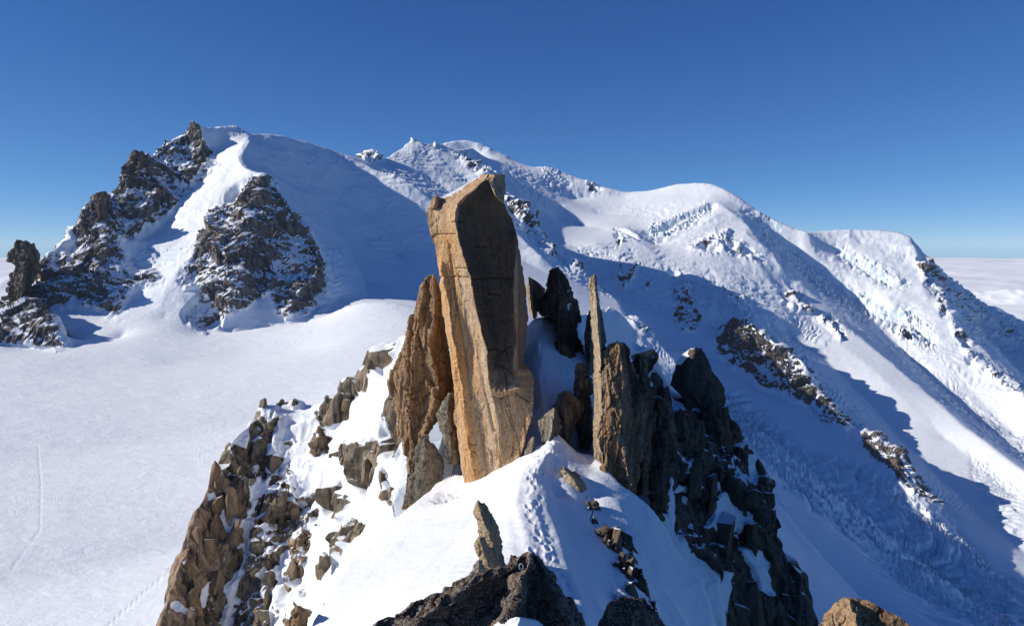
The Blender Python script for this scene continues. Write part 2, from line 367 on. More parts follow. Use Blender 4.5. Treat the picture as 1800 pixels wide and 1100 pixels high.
# ice cliffs
vale((1132, 404, 4.50), (1150, 398, 4.52), (1175, 386, 4.6), (1205, 374, 4.68), (1232, 362, 4.76), (1250, 355, 4.82)); vale((1136, 424, 4.47), (1152, 420, 4.49), (1178, 408, 4.57), (1208, 392, 4.65), (1234, 378, 4.73), (1252, 366, 4.8))
vale((1182, 470, 4.0), (1205, 490, 3.9), (1235, 505, 3.84), (1265, 518, 3.78), (1300, 540, 3.68)); vale((1184, 490, 3.97), (1204, 510, 3.87), (1233, 525, 3.81), (1262, 538, 3.74), (1296, 556, 3.64))
vale((1075, 402, 4.42), (1100, 400, 4.40), (1122, 414, 4.3)); vale((1078, 420, 4.40), (1100, 420, 4.37), (1120, 432, 4.27))
vale((1468, 432, 5.02), (1500, 444, 4.98), (1540, 466, 4.9), (1580, 492, 4.8)); vale((1470, 446, 5.0), (1500, 458, 4.96), (1538, 480, 4.87), (1576, 506, 4.77))
vale((1500, 512, 4.72), (1545, 540, 4.62), (1600, 556, 4.58), (1640, 584, 4.46)); vale((1500, 528, 4.69), (1543, 558, 4.58), (1597, 576, 4.54), (1636, 606, 4.42))
# dark rib between the two icefalls
ridge((1262, 578, 3.46), (1290, 570, 3.44), (1330, 575, 3.34), (1350, 592, 3.26), (1372, 606, 3.2), (1396, 632, 3.12), (1412, 628, 3.1), (1424, 655, 3.05), (1440, 690, 2.98), (1465, 720, 2.9), (1490, 745, 2.84), (1515, 756, 2.76), (1545, 764, 2.7), (1575, 788, 2.64), (1605, 822, 2.56), (1640, 880, 2.46), (1690, 940, 2.36), (1750, 1000, 2.25), (1830, 1060, 2.12), (1950, 1130, 2.0), back=70, drop=.8)
vale((1255, 632, 3.2), (1290, 655, 3.12), (1340, 690, 3.0), (1400, 715, 2.88), (1450, 745, 2.76), (1490, 770, 2.68), (1535, 815, 2.55), (1590, 860, 2.44), (1640, 905, 2.34))
vale((1380, 590, 3.8), (1440, 625, 3.68), (1500, 680, 3.5), (1570, 760, 3.2), (1640, 830, 2.95), (1720, 900, 2.75), (1800, 970, 2.6), (1900, 1050, 2.4))
vale((1420, 560, 4.0), (1500, 620, 3.75), (1580, 690, 3.5), (1660, 770, 3.25), (1780, 870, 2.95))
# lower icefall trunk and its near bank
vale((1270, 690, 2.85), (1330, 740, 2.65), (1400, 800, 2.46), (1500, 880, 2.25), (1600, 960, 2.1), (1700, 1045, 1.95), (1850, 1130, 1.8))
vale((1240, 715, 2.35), (1320, 800, 2.0), (1370, 880, 1.7), (1430, 960, 1.5), (1520, 1060, 1.35), (1600, 1130, 1.25))
flevel([(1000, -330, .3), (1300, -430, .3), (1800, -430, .3)]); flevel([(1100, -420, .8), (1400, -560, .8), (1900, -600, .8)])
# trough right of the arete, right shoulder
vale((1350, 412, 4.85), (1400, 450, 4.85), (1470, 510, 4.7), (1540, 570, 4.5), (1620, 650, 4.2), (1700, 722, 3.85), (1790, 792, 3.5), (1900, 870, 3.2))
ridge((1420, 409, 5.0), (1440, 405, 5.1), (1490, 402, 5.2), (1530, 403, 5.25), (1560, 404, 5.28), (1588, 407, 5.28), (1602, 416, 5.25), (1612, 428, 5.25), (1624, 442, 5.35), (1640, 462, 5.5), (1660, 482, 5.75), (1685, 503, 6.0), (1705, 522, 6.15), (1725, 532, 6.3), (1750, 540, 6.45), (1775, 550, 6.5), (1800, 566, 6.55), (1900, 640, 6.6), back=450, drop=.8)
vale((1604, 430, 5.16), (1628, 470, 5.0), (1650, 510, 4.85), (1668, 545, 4.7), (1690, 590, 4.5), (1720, 640, 4.3), (1760, 672, 4.15), (1800, 697, 4.0), (1900, 770, 3.7))
vale((1480, 450, 4.98), (1530, 490, 4.82), (1580, 540, 4.62), (1640, 612, 4.35), (1700, 682, 4.1), (1790, 772, 3.72))
vale((1510, 425, 5.12), (1570, 440, 5.1), (1600, 470, 4.98)); vale((1655, 500, 5.3), (1700, 552, 5.25), (1745, 610, 5.0), (1800, 655, 4.75), (1900, 735, 4.4))
vale((1690, 522, 5.8), (1730, 560, 5.7), (1800, 610, 5.6))
flevel([(-900, -1350, 6.6), (200, -1300, 7.0), (900, -900, 7.1), (1500, -1100, 7.1), (2600, -1400, 7.1)]); flevel([(-600, -1600, 13.8), (2600, -1600, 13.8)])
flevel([(-900, -420, 2.6), (-300, -420, 2.9), (0, -420, 3.4), (120, -300, 3.6)]); flevel([(-900, -800, 4.5), (-100, -800, 4.5), (200, -600, 4.8)])
far.solve(blur=2)
zb = far.z.copy()
for _ in range(120):
    q = np.pad(zb, 1, mode='edge'); zb = zb * .4 + .15 * (q[2:, 1:-1] + q[:-2, 1:-1] + q[1:-1, 2:] + q[1:-1, :-2])
sg = np.exp(far.s0 + np.arange(far.ns) * far.ds)[None, :]; ag = (far.a0 + np.arange(far.na) * far.da)[:, None]
wgt = (1 - smooth01(sg, 1700, 1950)) * (1 - smooth01(ag, .05, .2)); far.z = (far.z * (1 - wgt) + zb * wgt).astype(np.float32)

ang = np.concatenate([np.linspace(-50, -37.6, 40, endpoint=False), np.linspace(-37.6, 37.6, 1120), np.linspace(37.6, 50, 42)[1:]]) * math.pi / 180
G = far.sheet(ang, 580, math.log(240), math.log(7150), .15, coarse=(1350, .3))
shp = G.shape[:2]; V = G.reshape(-1, 3).astype(np.float64); Rr = np.hypot(V[:, 0], V[:, 1]).astype(np.float32)
PX, PY = to_px(V)
wob = np.minimum(fbm(V, 160, 4, .6, 3), 2); wob2 = np.minimum(fbm(V, 160, 4, .6, 9), 2)

# (name, density, softness, brown tone, closest, farthest, outline)
ROCKS = [
 ('rock_face', 1.0, 9, .15, 1.9, 3.0, [(-20, 520), (22, 514), (66, 470), (84, 446), (122, 420), (150, 368), (168, 340), (190, 335), (222, 308), (236, 264), (262, 270), (270, 256), (327, 218), (345, 226), (352, 245), (379, 268), (368, 290), (345, 300), (321, 346), (300, 372), (276, 392), (232, 412), (212, 424), (222, 450), (218, 462), (240, 480), (276, 470), (285, 492), (262, 505), (232, 520), (212, 540), (207, 556), (190, 552), (169, 542), (140, 538), (107, 540), (90, 545), (118, 606), (95, 612), (60, 604), (20, 600), (-20, 598)]),
 ('rock_rib', .9, 5, .1, 2.3, 2.9, [(382, 288), (350, 318), (322, 350), (300, 372), (278, 392), (272, 386), (305, 345), (325, 320), (350, 298)]),
 ('rock_face', .92, 8, .2, 1.9, 2.5, [(463, 304), (478, 325), (488, 341), (505, 360), (530, 388), (548, 413), (572, 455), (588, 490), (580, 515), (566, 522), (572, 540), (545, 548), (503, 557), (480, 545), (474, 520), (450, 530), (430, 548), (400, 560), (361, 583), (330, 570), (325, 548), (350, 520), (352, 500), (325, 505), (312, 488), (325, 470), (345, 455), (340, 430), (350, 410), (358, 385), (385, 362), (400, 345), (419, 337), (440, 318)]),
 ('rock_outcrop', .95, 4, .1, 3.2, 3.6, [(640, 280), (646, 266), (656, 262), (669, 268), (673, 279), (660, 283)]),
 ('rock_rib', .72, 7, .2, 3.3, 3.9, [(796, 264), (812, 262), (835, 270), (855, 282), (870, 298), (872, 308), (850, 310), (828, 300), (806, 284)]),
 ('rock_outcrop', .7, 3, .1, 3.5, 3.9, [(722, 246), (728, 238), (736, 241), (752, 243), (770, 252), (764, 262), (748, 256), (734, 248)]),
 ('rock_rib', .9, 5, .2, 3.0, 3.6, [(884, 336), (905, 345), (925, 360), (938, 362), (941, 404), (930, 402), (914, 388), (896, 368)]),
 ('rock_rib', .68, 7, .1, 2.6, 3.4, [(910, 400), (938, 402), (960, 422), (985, 436), (1010, 458), (1028, 480), (1034, 494), (1015, 488), (985, 462), (955, 442), (930, 424)]),
 ('rock_rib', .78, 5, .1, 2.2, 2.8, [(1078, 518), (1100, 532), (1112, 546), (1130, 565), (1148, 588), (1136, 586), (1112, 566), (1088, 540)]),
 ('rock_outcrop', .95, 4, .1, 3.5, 4.2, [(1088, 460), (1102, 462), (1120, 460), (1116, 480), (1108, 500), (1094, 506), (1084, 490)]),
 ('rock_outcrop', .95, 3, .1, 3.8, 4.5, [(1080, 412), (1088, 410), (1094, 428), (1088, 432)]),
 ('rock_outcrop', .95, 3, .1, 3.3, 4.1, [(1142, 498), (1148, 496), (1146, 514), (1138, 514)]),
 ('rock_outcrop', .9, 4, .3, 5.0, 5.4, [(1036, 318), (1050, 322), (1056, 330), (1040, 336)]),
 ('rock_outcrop', .9, 6, .15, 3.1, 3.9, [(1182, 500), (1206, 498), (1218, 520), (1226, 545), (1232, 572), (1215, 582), (1196, 584), (1180, 560), (1174, 545), (1186, 530)]),
 ('rock_outcrop', .62, 8, .2, 4.0, 4.7, [(1215, 440), (1250, 412), (1282, 402), (1292, 420), (1310, 436), (1338, 446), (1338, 462), (1310, 456), (1270, 448), (1240, 452)]),
 ('rock_outcrop', .7, 6, .3, 3.3, 4.0, [(1262, 500), (1285, 512), (1308, 520), (1304, 530), (1278, 522)]),
 ('rock_face', 1.0, 7, .05, 2.6, 3.6, [(1255, 585), (1275, 572), (1292, 560), (1325, 562), (1345, 590), (1372, 604), (1398, 628), (1412, 628), (1424, 655), (1438, 688), (1465, 718), (1496, 746), (1490, 760), (1465, 750), (1430, 736), (1415, 716), (1390, 700), (1362, 686), (1340, 682), (1322, 660), (1300, 648), (1280, 640), (1262, 622)]),
 ('rock_face', .93, 6, .35, 2.2, 2.9, [(1516, 758), (1530, 754), (1560, 768), (1580, 790), (1604, 820), (1628, 850), (1646, 888), (1630, 885), (1600, 864), (1575, 850), (1552, 820), (1534, 804), (1518, 782)]),
 ('rock_outcrop', .85, 5, .3, 3.6, 4.3, [(1372, 514), (1398, 514), (1420, 530), (1430, 542), (1410, 546), (1385, 536)]),
 ('rock_outcrop', .88, 5, .3, 3.5, 4.2, [(1438, 546), (1456, 552), (1476, 572), (1486, 592), (1478, 602), (1462, 588), (1444, 568)]),
 ('rock_rib', .78, 7, .25, 4.2, 5.3, [(1610, 462), (1628, 452), (1645, 470), (1656, 500), (1668, 530), (1672, 556), (1660, 560), (1648, 530), (1630, 505), (1612, 486)]),
 ('rock_rib', .72, 7, .3, 3.6, 4.6, [(1672, 560), (1690, 576), (1712, 606), (1730, 636), (1762, 660), (1800, 690), (1800, 706), (1770, 690), (1735, 668), (1708, 640), (1686, 606)]),
 ('rock_slope', .60, 12, .05, 4.3, 7.3, [(1618, 432), (1650, 472), (1690, 505), (1730, 532), (1800, 566), (1830, 640), (1800, 640), (1760, 610), (1730, 600), (1700, 570), (1676, 548), (1660, 505), (1640, 472)]),
 ('rock_outcrop', .8, 5, .3, 4.2, 6.7, [(1748, 556), (1766, 566), (1790, 596), (1800, 606), (1800, 622), (1776, 600), (1758, 580)]),
 ('rock_outcrop', .8, 4, .2, 3.9, 4.7, [(1586, 570), (1600, 585), (1612, 600), (1600, 606), (1582, 590)]),
]
rock = np.zeros(len(V), np.float32); tone = np.zeros(len(V), np.float32); rid = np.full(len(V), -1, np.int16)
for k, (nm, den, soft, tn, r0, r1, poly) in enumerate(ROCKS):
    q = np.array(poly); lo, hi = q.min(0) - 15, q.max(0) + 15
    s_ = np.where((PX > lo[0]) & (PX < hi[0]) & (PY > lo[1]) & (PY < hi[1]) & (Rr > r0 * K) & (Rr < r1 * K))[0]
    if not len(s_): continue
    sd = poly_sd(PX[s_] + wob[s_] * 9, PY[s_] + wob2[s_] * 9, poly)
    v = den * smooth01(sd, -soft, soft)
    m = v > rock[s_]; ii = s_[m]; rock[ii] = v[m]; tone[ii] = tn; rid[ii] = k
SERACS = [  # (strength, block size m, outline)
 (1.7, 34, [(1135, 405), (1150, 390), (1200, 375), (1245, 358), (1252, 372), (1220, 395), (1190, 412), (1165, 428), (1145, 425)]),
 (1.4, 40, [(1172, 462), (1200, 478), (1260, 490), (1310, 520), (1330, 556), (1300, 566), (1262, 556), (1225, 535), (1205, 510), (1180, 486)]),
 (.8, 30, [(1080, 400), (1110, 405), (1125, 420), (1110, 430), (1085, 415)]),
 (.8, 60, [(950, 292), (985, 297), (1005, 320), (1002, 350), (975, 345), (955, 320)]),
 (.7, 40, [(890, 290), (935, 300), (955, 340), (940, 352), (905, 330)]),
 (.7, 40, [(960, 440), (1080, 432), (1120, 450), (1170, 500), (1160, 560), (1060, 520), (990, 480)]),
 (1.8, 45, [(1235, 672), (1285, 690), (1340, 730), (1420, 790), (1480, 800), (1520, 830), (1600, 880), (1690, 960), (1800, 1040), (1830, 1130), (1700, 1130), (1560, 1000), (1430, 900), (1330, 800)]),
 (1.9, 30, [(1490, 800), (1540, 830), (1600, 870), (1680, 930), (1740, 985), (1700, 1000), (1620, 950), (1540, 890)]),
 (1.4, 36, [(1465, 430), (1490, 430), (1515, 450), (1560, 470), (1600, 500), (1580, 510), (1540, 500), (1500, 470)]),
 (1.4, 40, [(1490, 500), (1530, 510), (1560, 550), (1600, 540), (1640, 570), (1650, 610), (1620, 610), (1600, 600), (1560, 580), (1500, 540)]),
 (.9, 36, [(1300, 365), (1340, 375), (1400, 430), (1480, 500), (1540, 560), (1520, 570), (1440, 510), (1360, 440)]),
 (.9, 30, [(1400, 555), (1440, 580), (1450, 600), (1420, 600), (1395, 580)]),
 (.8, 36, [(1700, 790), (1760, 820), (1800, 860), (1800, 960), (1740, 900), (1705, 840)]),
 (.7, 40, [(1640, 700), (1700, 740), (1800, 820), (1800, 770), (1720, 710), (1670, 660)]),
 (.9, 22, [(223, 440), (260, 425), (300, 430), (345, 428), (340, 445), (300, 462), (260, 462), (228, 458)]),
 (.6, 40, [(660, 290), (720, 305), (790, 320), (800, 345), (740, 340), (690, 325)]),
 (.45, 50, [(590, 270), (640, 290), (700, 340), (760, 400), (740, 420), (660, 350)]),
 (.5, 40, [(640, 400), (700, 410), (730, 440), (700, 470), (650, 440)]), (.5, 40, [(560, 420), (600, 430), (600, 520), (575, 540), (560, 470)]),
 (.6, 30, [(375, 222), (430, 222), (430, 240), (390, 238)]),
]
serac = np.zeros(len(V), np.float32); ssize = np.full(len(V), 40, np.float32)
for st, sz, poly in SERACS:
    q = np.array(poly); lo, hi = q.min(0) - 15, q.max(0) + 15
    s_ = np.where((PX > lo[0]) & (PX < hi[0]) & (PY > lo[1]) & (PY < hi[1]) & (Rr > 1500))[0]
    if not len(s_): continue
    v = st * smooth01(poly_sd(PX[s_] + wob[s_] * 10, PY[s_] + wob2[s_] * 10, poly), -8, 8)
    m = v > serac[s_]; serac[s_[m]] = v[m]; ssize[s_[m]] = sz
serac *= (1 - np.clip(rock * 1.3, 0, 1))

N = grid_normals(G).reshape(-1, 3)
H = np.concatenate([N[:, :2], N[:, 2:] * .5], 1)
disp = np.zeros(len(V), np.float32); lift = np.zeros(len(V), np.float32)
# broken rock: big and small fracture blocks plus ridged relief
ri = np.where(rock > .03)[0]; p = V[ri]; wp = p + np.stack([fbm(p, 90, 3, .5, 21), fbm(p, 90, 3, .5, 22), fbm(p, 90, 3, .5, 23)], 1) * 22
amp = np.clip(rock[ri] * 1.5, 0, 1); sc = np.clip(Rr[ri] / 2400, .8, 1.6)
wpr = wp.copy()
b1, e1 = blocks(wp, 90, 1, (.8, .8, 1.7)); b2, e2 = blocks(wp, 36, 2, (.8, .8, 1.6)); b3, e3 = blocks(wp, 15, 3, (1, 1, 1.5))
rg = fbm(wp, 110, 4, .5, 4, (1, 1, 4.5), True)                      # ribs and gullies running down the faces
gully = np.zeros(len(V), np.float32); gully[ri] = 1 - smooth01(rg, .22, .52)
disp[ri] += amp * sc * (b1 * 20 + b2 * 11 + b3 * 7 + (rg - .46) * 60 + fbm(p, 30, 4, .6, 5, (1, 1, 2)) * 6)
# seracs and crevasses: the slope breaks into uneven steps with ice fronts
slopev = 1 - N[:, 2]
patchy = smooth01(fbm(V, 420, 3, .5, 35), -.1, .7)
sbase = np.where((Rr > 2150) | (V[:, 0] > 700), .5 * patchy * smooth01(slopev, .02, .10), 0) * (1 - np.clip(rock * 1.5, 0, 1))
sall = np.maximum(serac, sbase.astype(np.float32))
si = np.where(sall > .03)[0]; p = V[si]
wp = p + np.stack([fbm(p, 70, 3, .5, 31), fbm(p, 70, 3, .5, 32), p[:, 2] * 0], 1) * 20
c1, f1 = blocks(wp, 70, 5, (1.2, 2.2, 1), .5); c2, f2 = blocks(wp, 32, 6, (1.2, 2.4, 1), .5)
hs = Rr[si] * .0058 * (.8 + 3.0 * np.clip(slopev[si], .03, .2))
uu = p[:, 2] / hs + fbm(p, 260, 4, .5, 33) * 1.3 + (c1 * .7 + c2 * .25) * np.minimum(serac[si] * 1.2, 1) + fbm(p, 60, 4, .6, 34) * .5
fr = uu - np.floor(uu); stepf = smooth01(fr, .62, .86)
amp_s = sall[si] * hs
lift[si] += amp_s * .62 * (stepf - fr) + serac[si] * (c1 * 6 + c2 * 3 - 3 * (1 - smooth01(f1, 0, .12)))
# open crevasses across the lower icefall
ice = np.where((poly_sd(PX + wob * 12, PY + wob2 * 12, SERACS[6][2]) > -30) & (Rr > 1300) & (Rr < 3400))[0]; p = V[ice]
da_ = P(1700, 1045, 1950) - P(1270, 690, 2850); da_ = da_[:2] / np.linalg.norm(da_[:2]); ac_ = p[:, :2] @ np.array([-da_[1], da_[0]])
lowp = p.copy(); lowp[:, 2] = 0
al_ = p[:, :2] @ da_ + fbm(lowp, 420, 4, .55, 36) * 110 + (ac_ - ac_.mean()) ** 2 / 1500
edge_ = smooth01(poly_sd(PX[ice], PY[ice], SERACS[6][2]), -25, 30); live = smooth01(fbm(lowp, 160, 3, .5, 37), -.35, .35)
for sp_, dp_, wd_ in ((80, 40, .12), (38, 20, .15)):
    fr_ = np.abs((al_ / sp_) % 1 - .5); lift[ice] -= (edge_ * live * dp_ * np.exp(-(fr_ / wd_) ** 2)).astype(np.float32)
front = np.zeros(len(V), np.float32); front[si] = np.minimum(sall[si], 1) * np.exp(-((fr - .74) / .13) ** 2)
# snow: long wind forms, gullies on the steep slopes
sn = (1 - np.clip(rock * 1.6, 0, 1)) * (1 - .7 * np.minimum(serac, 1))
steep = smooth01(1 - N[:, 2], .05, .28)
lift += sn * (fbm(V, 260, 5, .55, 40) * (2.0 + 9 * steep) + (fbm(V, 110, 5, .55, 41, (1, 1, 1), True) - .5) * 12 * steep) * np.clip(Rr / 2500, .25, 1.5)
far_detail = Rr > 1200
bas = (1 - smooth01(Rr, 1750, 2050)) * (V[:, 0] < 300)
lift += (bas * (fbm(V, 60, 4, .55, 45, (2.2, .8, 1)) * 1.2)).astype(np.float32)
# ski tracks pressed into the basin
for tr in ([(188, 1100), (250, 1046), (318, 984)], [(0, 876), (160, 880), (280, 888), (345, 900)], [(0, 900), (150, 896), (300, 905), (350, 916)], [(20, 1000), (70, 930), (72, 850), (66, 780)]):
    s_ = np.where((Rr < 1500) & (PX < 420) & (PY > 700))[0]; dm = np.full(len(s_), 99.0)
    for (ax, ay), (bx, by) in zip(tr[:-1], tr[1:]):
        ex, ey = bx - ax, by - ay; wx, wy = PX[s_] - ax, PY[s_] - ay; t_ = np.clip((wx * ex + wy * ey) / (ex * ex + ey * ey), 0, 1)
        dm = np.minimum(dm, np.hypot(wx - t_ * ex, wy - t_ * ey))
    lift[s_] -= (.75 if tr[0][1] == 1100 else .4) * np.exp(-(dm / 1.3) ** 2)
V2 = V + H * disp[:, None]; V2[:, 2] += lift
N2 = grid_normals(V2.reshape(*shp, 3)).reshape(-1, 3)
ledge = smooth01(N2[:, 2], .42, .76)
face = np.array([0.5 if r_[0] == 'rock_face' else .68 for r_ in ROCKS] + [.7])[rid]
face[rid == 16] = .45
cel = np.zeros(len(V), np.float32); q1, _ = blocks(wpr, 30, 15, (.9, .9, 1.5), .3); q2, _ = blocks(wpr, 13, 16, (.9, .9, 1.4), .3); cel[ri] = q1 + .7 * q2
nzr = fbm(V2, 34, 4, .6, 50, (1, 1, 1.6)); nzb = fbm(V2, 130, 3, .5, 51)
rmask = np.clip(rock * 1.08 + .10 * nzr + .14 * nzb + .22 * cel - ledge * face - gully * .32, 0, .86) * (rock > .02)
# thin snow streaks caught on slanting ledges
st_ = np.zeros(len(V), np.float32); q = V[ri]
for sg_, sd_ in ((1, 55), (-.6, 57)):
    qq = np.stack([q[:, 0] * .9 + q[:, 2] * .5 * sg_, q[:, 1], (q[:, 2] - q[:, 0] * .55 * sg_) * 6.5], 1)
    st_[ri] = np.maximum(st_[ri], smooth01(fbm(qq, 95, 3, .55, sd_, (1, 1, 1), True), .70, .84))
rmask = np.clip(rmask - st_ * .34 * (rock > .3), 0, 1)
DARK = np.ones(len(ROCKS) + 1, np.float32); DARK[[0, 1, 2]] = 1.25; DARK[16] = .55; DARK[[7, 8, 9, 10, 11, 13]] = .7  # sunlit faces lightened, shaded ribs darkened in the rock colour itself
icem = np.clip(front * .30 + np.minimum(serac, 1) * smooth01(1 - N2[:, 2], .3, .75) * .4, 0, .6)
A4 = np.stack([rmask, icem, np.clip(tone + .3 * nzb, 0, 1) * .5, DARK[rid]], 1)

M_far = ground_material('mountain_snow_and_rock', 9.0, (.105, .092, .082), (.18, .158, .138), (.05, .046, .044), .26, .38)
Q = grid_quads(*shp).reshape(-1, 4)
vi = Q[:, 0]; qx, qy, qr = PX[vi], PY[vi], Rr[vi] / K
# which body of terrain a facet belongs to
body = np.zeros(len(Q), np.int8)                                          # 0 = snow basin
tac = (qr > 1.93) & (qx < 640 + 0 * qx) & (poly_sd(qx, qy, [(-400, 150), (620, 150), (650, 285), (790, 372), (1000, 510), (1200, 650), (1000, 640), (730, 540), (640, 530), (575, 556), (500, 562), (362, 586), (290, 580), (210, 560), (215, 594), (120, 612), (-400, 660)]) > 0)
tac |= (qr > 1.88) & (qr < 3.15) & (poly_sd(qx, qy, [(600, 262), (650, 285), (700, 302), (790, 372), (950, 470), (1200, 650), (1000, 640), (730, 536), (600, 536)]) > 0)
body[tac] = 1
second = ~tac & (qr > 2.2) & (qr < 4.1) & (poly_sd(qx, qy, [(600, 200), (790, 200), (800, 262), (900, 335), (944, 372), (946, 405), (1050, 490), (1215, 660), (1180, 660), (950, 470), (790, 372), (640, 285)]) > 0)
body[second] = 2
low = (qr > .9) & (qx > 1150) & (poly_sd(qx, qy, [(1180, 640), (1255, 632), (1340, 690), (1450, 745), (1535, 815), (1640, 905), (1830, 1060), (2400, 1500), (1000, 1500), (1000, 640)]) > 0)
right = (qr > 3.3) & (poly_sd(qx, qy, [(1420, 380), (1700, 300), (2600, 300), (2600, 1400), (1900, 870), (1790, 792), (1620, 650), (1470, 510), (1400, 450), (1410, 405)]) > 0)
rest = ~tac & ~second & (qr > 2.0) & (body == 0) & ~((qx < 1000) & (qr < 2.3)) & (qx > 560)
body[rest] = 3; body[right & rest] = 5; body[low & ~tac & ~second & (qr < 3.35)] = 4; body[(qx > 1000) & (qr <= 2.05) & (body == 0) & low] = 4
names = [('glacier_basin', 'wide smooth snow-covered glacier basin in sunlight below the rocky mountain'),
         ('rocky_mountain', 'steep snow-capped mountain with dark rock ridge, hanging glacier and triangular rock face'),
         ('pointed_mountain', 'snowy pointed summit with dark rock rib running down behind the tall pillar'),
         ('domed_mountain', 'highest broad white mountain with rounded snow domes, seracs and long arete'),
         ('icefall_glacier', 'crevassed blue icefall mostly in shadow, flowing down below the dark crag'),
         ('shoulder_mountain', 'flat-topped snow shoulder with broken seracs and rocky crest above the cloud sea')]
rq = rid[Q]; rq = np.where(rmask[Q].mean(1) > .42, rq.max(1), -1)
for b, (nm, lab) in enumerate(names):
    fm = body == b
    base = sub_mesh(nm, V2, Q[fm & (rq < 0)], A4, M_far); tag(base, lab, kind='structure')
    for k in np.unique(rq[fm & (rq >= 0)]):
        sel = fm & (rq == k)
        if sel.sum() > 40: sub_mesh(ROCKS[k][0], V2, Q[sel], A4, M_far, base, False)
        else: pass

# ------------------------------------------------------------------ near ridge: snow crest, crags on both sides
near = Terrain(math.radians(-47), math.radians(47), 6, 420, .0028, .0028)
def crest(*pts, back=8, drop=1.4): near.line(pts, back, 1.0, drop)
def slope(*pts): near.line(pts)
# snow crest with the trodden path
slope((1000, 1180, 14.5), (1010, 1090, 17), (990, 1040, 19), (968, 985, 21), (955, 940, 22.8), (932, 880, 25.2), (942, 820, 28.2), (965, 778, 29.8), (985, 752, 30.8))
slope((905, 1010, 20), (900, 950, 22.5), (880, 890, 25.5), (888, 840, 28.5), (910, 800, 30.5))
# sunny slope left of it, ending on an edge above the drop
crest((845, 842, 32), (800, 836, 33.5), (770, 846, 33), (740, 868, 31.8), (700, 902, 30), (650, 948, 27.8), (600, 1002, 25.4), (565, 1060, 23.2), (540, 1110, 21.8), (500, 1200, 19.5), back=5, drop=1.6)
crest((845, 842, 32), (800, 836, 33.5), (700, 902, 30), (600, 1002, 25.4), (540, 1110, 21.8), back=14, drop=.95)
slope((838, 905, 26.5), (800, 960, 24), (730, 1010, 22.2), (690, 1070, 20), (660, 1130, 18)); slope((790, 880, 29), (720, 940, 26.5), (650, 1010, 24), (600, 1080, 21.8))
slope((860, 1000, 19.5), (760, 1060, 18.5), (700, 1140, 16)); slope((500, 1250, 12), (900, 1250, 11.5), (1100, 1250, 12.5), (1300, 1300, 13))
# right of the path: lip, shaded hollow, rocky rib
slope((985, 768, 30.6), (1000, 784, 30.2), (1014, 812, 29.6), (1032, 850, 28.8), (1046, 885, 28), (1066, 930, 26.2), (1086, 985, 24.4), (1118, 1048, 22.6), (1140, 1100, 21), (1160, 1160, 19))
slope((972, 820, 29.2), (968, 850, 27.6), (985, 900, 25.8), (1005, 950, 23.8), (1030, 1010, 21.6), (1060, 1070, 19.4))
# gully between the rib and the dark crag
slope((1024, 790, 31), (1046, 835, 29.2), (1066, 862, 28.6), (1090, 886, 28.2), (1112, 930, 27.4), (1140, 985, 26.4), (1180, 1050, 25.2), (1215, 1110, 24.2))
crest((1040, 790, 31), (1066, 818, 29.8), (1094, 850, 29.3), (1130, 874, 29.6), (1170, 920, 29.6), (1205, 985, 28.6), (1232, 1008, 28.4), (1250, 1050, 27.6), (1256, 1110, 26.4), back=3, drop=1.2)
# dark crag
crest((1150, 660, 48), (1180, 690, 47), (1215, 712, 46.5), (1262, 704, 47), (1290, 735, 46.8), (1318, 778, 46.2), (1345, 820, 45.6), (1360, 850, 45.2), (1366, 905, 44.6), (1385, 970, 43.8), (1405, 1020, 43), (1428, 1085, 42), (1445, 1140, 41), (1480, 1250, 39), back=9, drop=2.2)
slope((1150, 740, 41), (1175, 800, 40), (1200, 860, 39), (1225, 930, 37.6), (1262, 1010, 36), (1275, 1080, 35), (1290, 1160, 33.5))
slope((1240, 770, 44.6), (1262, 850, 42.6), (1290, 950, 41), (1310, 1050, 39.4), (1325, 1140, 38)); slope((1300, 800, 45), (1322, 900, 43.4), (1352, 1020, 41.6), (1380, 1120, 40))
# back of the ridge between the pinnacles, snow rib behind them
slope((960, 720, 34.4), (950, 660, 36.4), (950, 600, 39), (955, 556, 41.2)); slope((1025, 720, 35.4), (1020, 660, 38), (1012, 600, 40.4), (1010, 556, 42.4))
crest((930, 556, 42), (960, 554, 42.2), (1010, 552, 43.4), (1050, 545, 47), (1075, 540, 50), (1100, 566, 50.5), (1130, 605, 51), (1165, 652, 50), (1180, 690, 49), back=14, drop=.9)
slope((1070, 620, 44), (1110, 660, 43.5), (1150, 700, 43)); slope((1120, 720, 41), (1150, 760, 40))
# foot of the pillar and the left spire
slope((880, 720, 37), (860, 660, 41), (850, 600, 46)); slope((806, 808, 36), (796, 760, 39), (790, 700, 43)); near.level([(740, -14, 35), (715, -17, 39), (692, -18.5, 44), (676, -18, 49)])
# left crag: crest, couloir, ribs
crest((760, 600, 52), (728, 585, 53), (702, 584, 56), (688, 592, 58), (662, 622, 62), (640, 640, 64.5), (600, 672, 68.5), (570, 700, 71), (550, 712, 72.4), (535, 704, 73.5), (520, 698, 74.5), (492, 694, 75), (470, 712, 73.6), (448, 732, 72), (420, 752, 70.4), (400, 772, 69), (384, 800, 67.6), (374, 822, 66.6),
      (358, 860, 65), (345, 882, 64.2), (330, 930, 62.6), (318, 965, 61.6), (306, 1010, 60.2), (292, 1060, 58.8), (284, 1095, 57.8), (270, 1160, 56), (250, 1260, 54), back=16, drop=2.0)
slope((548, 730, 70.5), (560, 790, 67), (572, 850, 63.5), (580, 910, 60), (570, 970, 57), (555, 1040, 54), (540, 1120, 51)); slope((510, 740, 71.5), (520, 800, 68), (532, 870, 64.5), (540, 940, 61))
slope((485, 730, 71.6), (480, 800, 68.4), (488, 880, 64.8), (490, 960, 61.4), (485, 1040, 58.6), (480, 1120, 56)); slope((430, 790, 69), (420, 870, 66), (412, 950, 63.4), (405, 1030, 61), (400, 1120, 58.5))
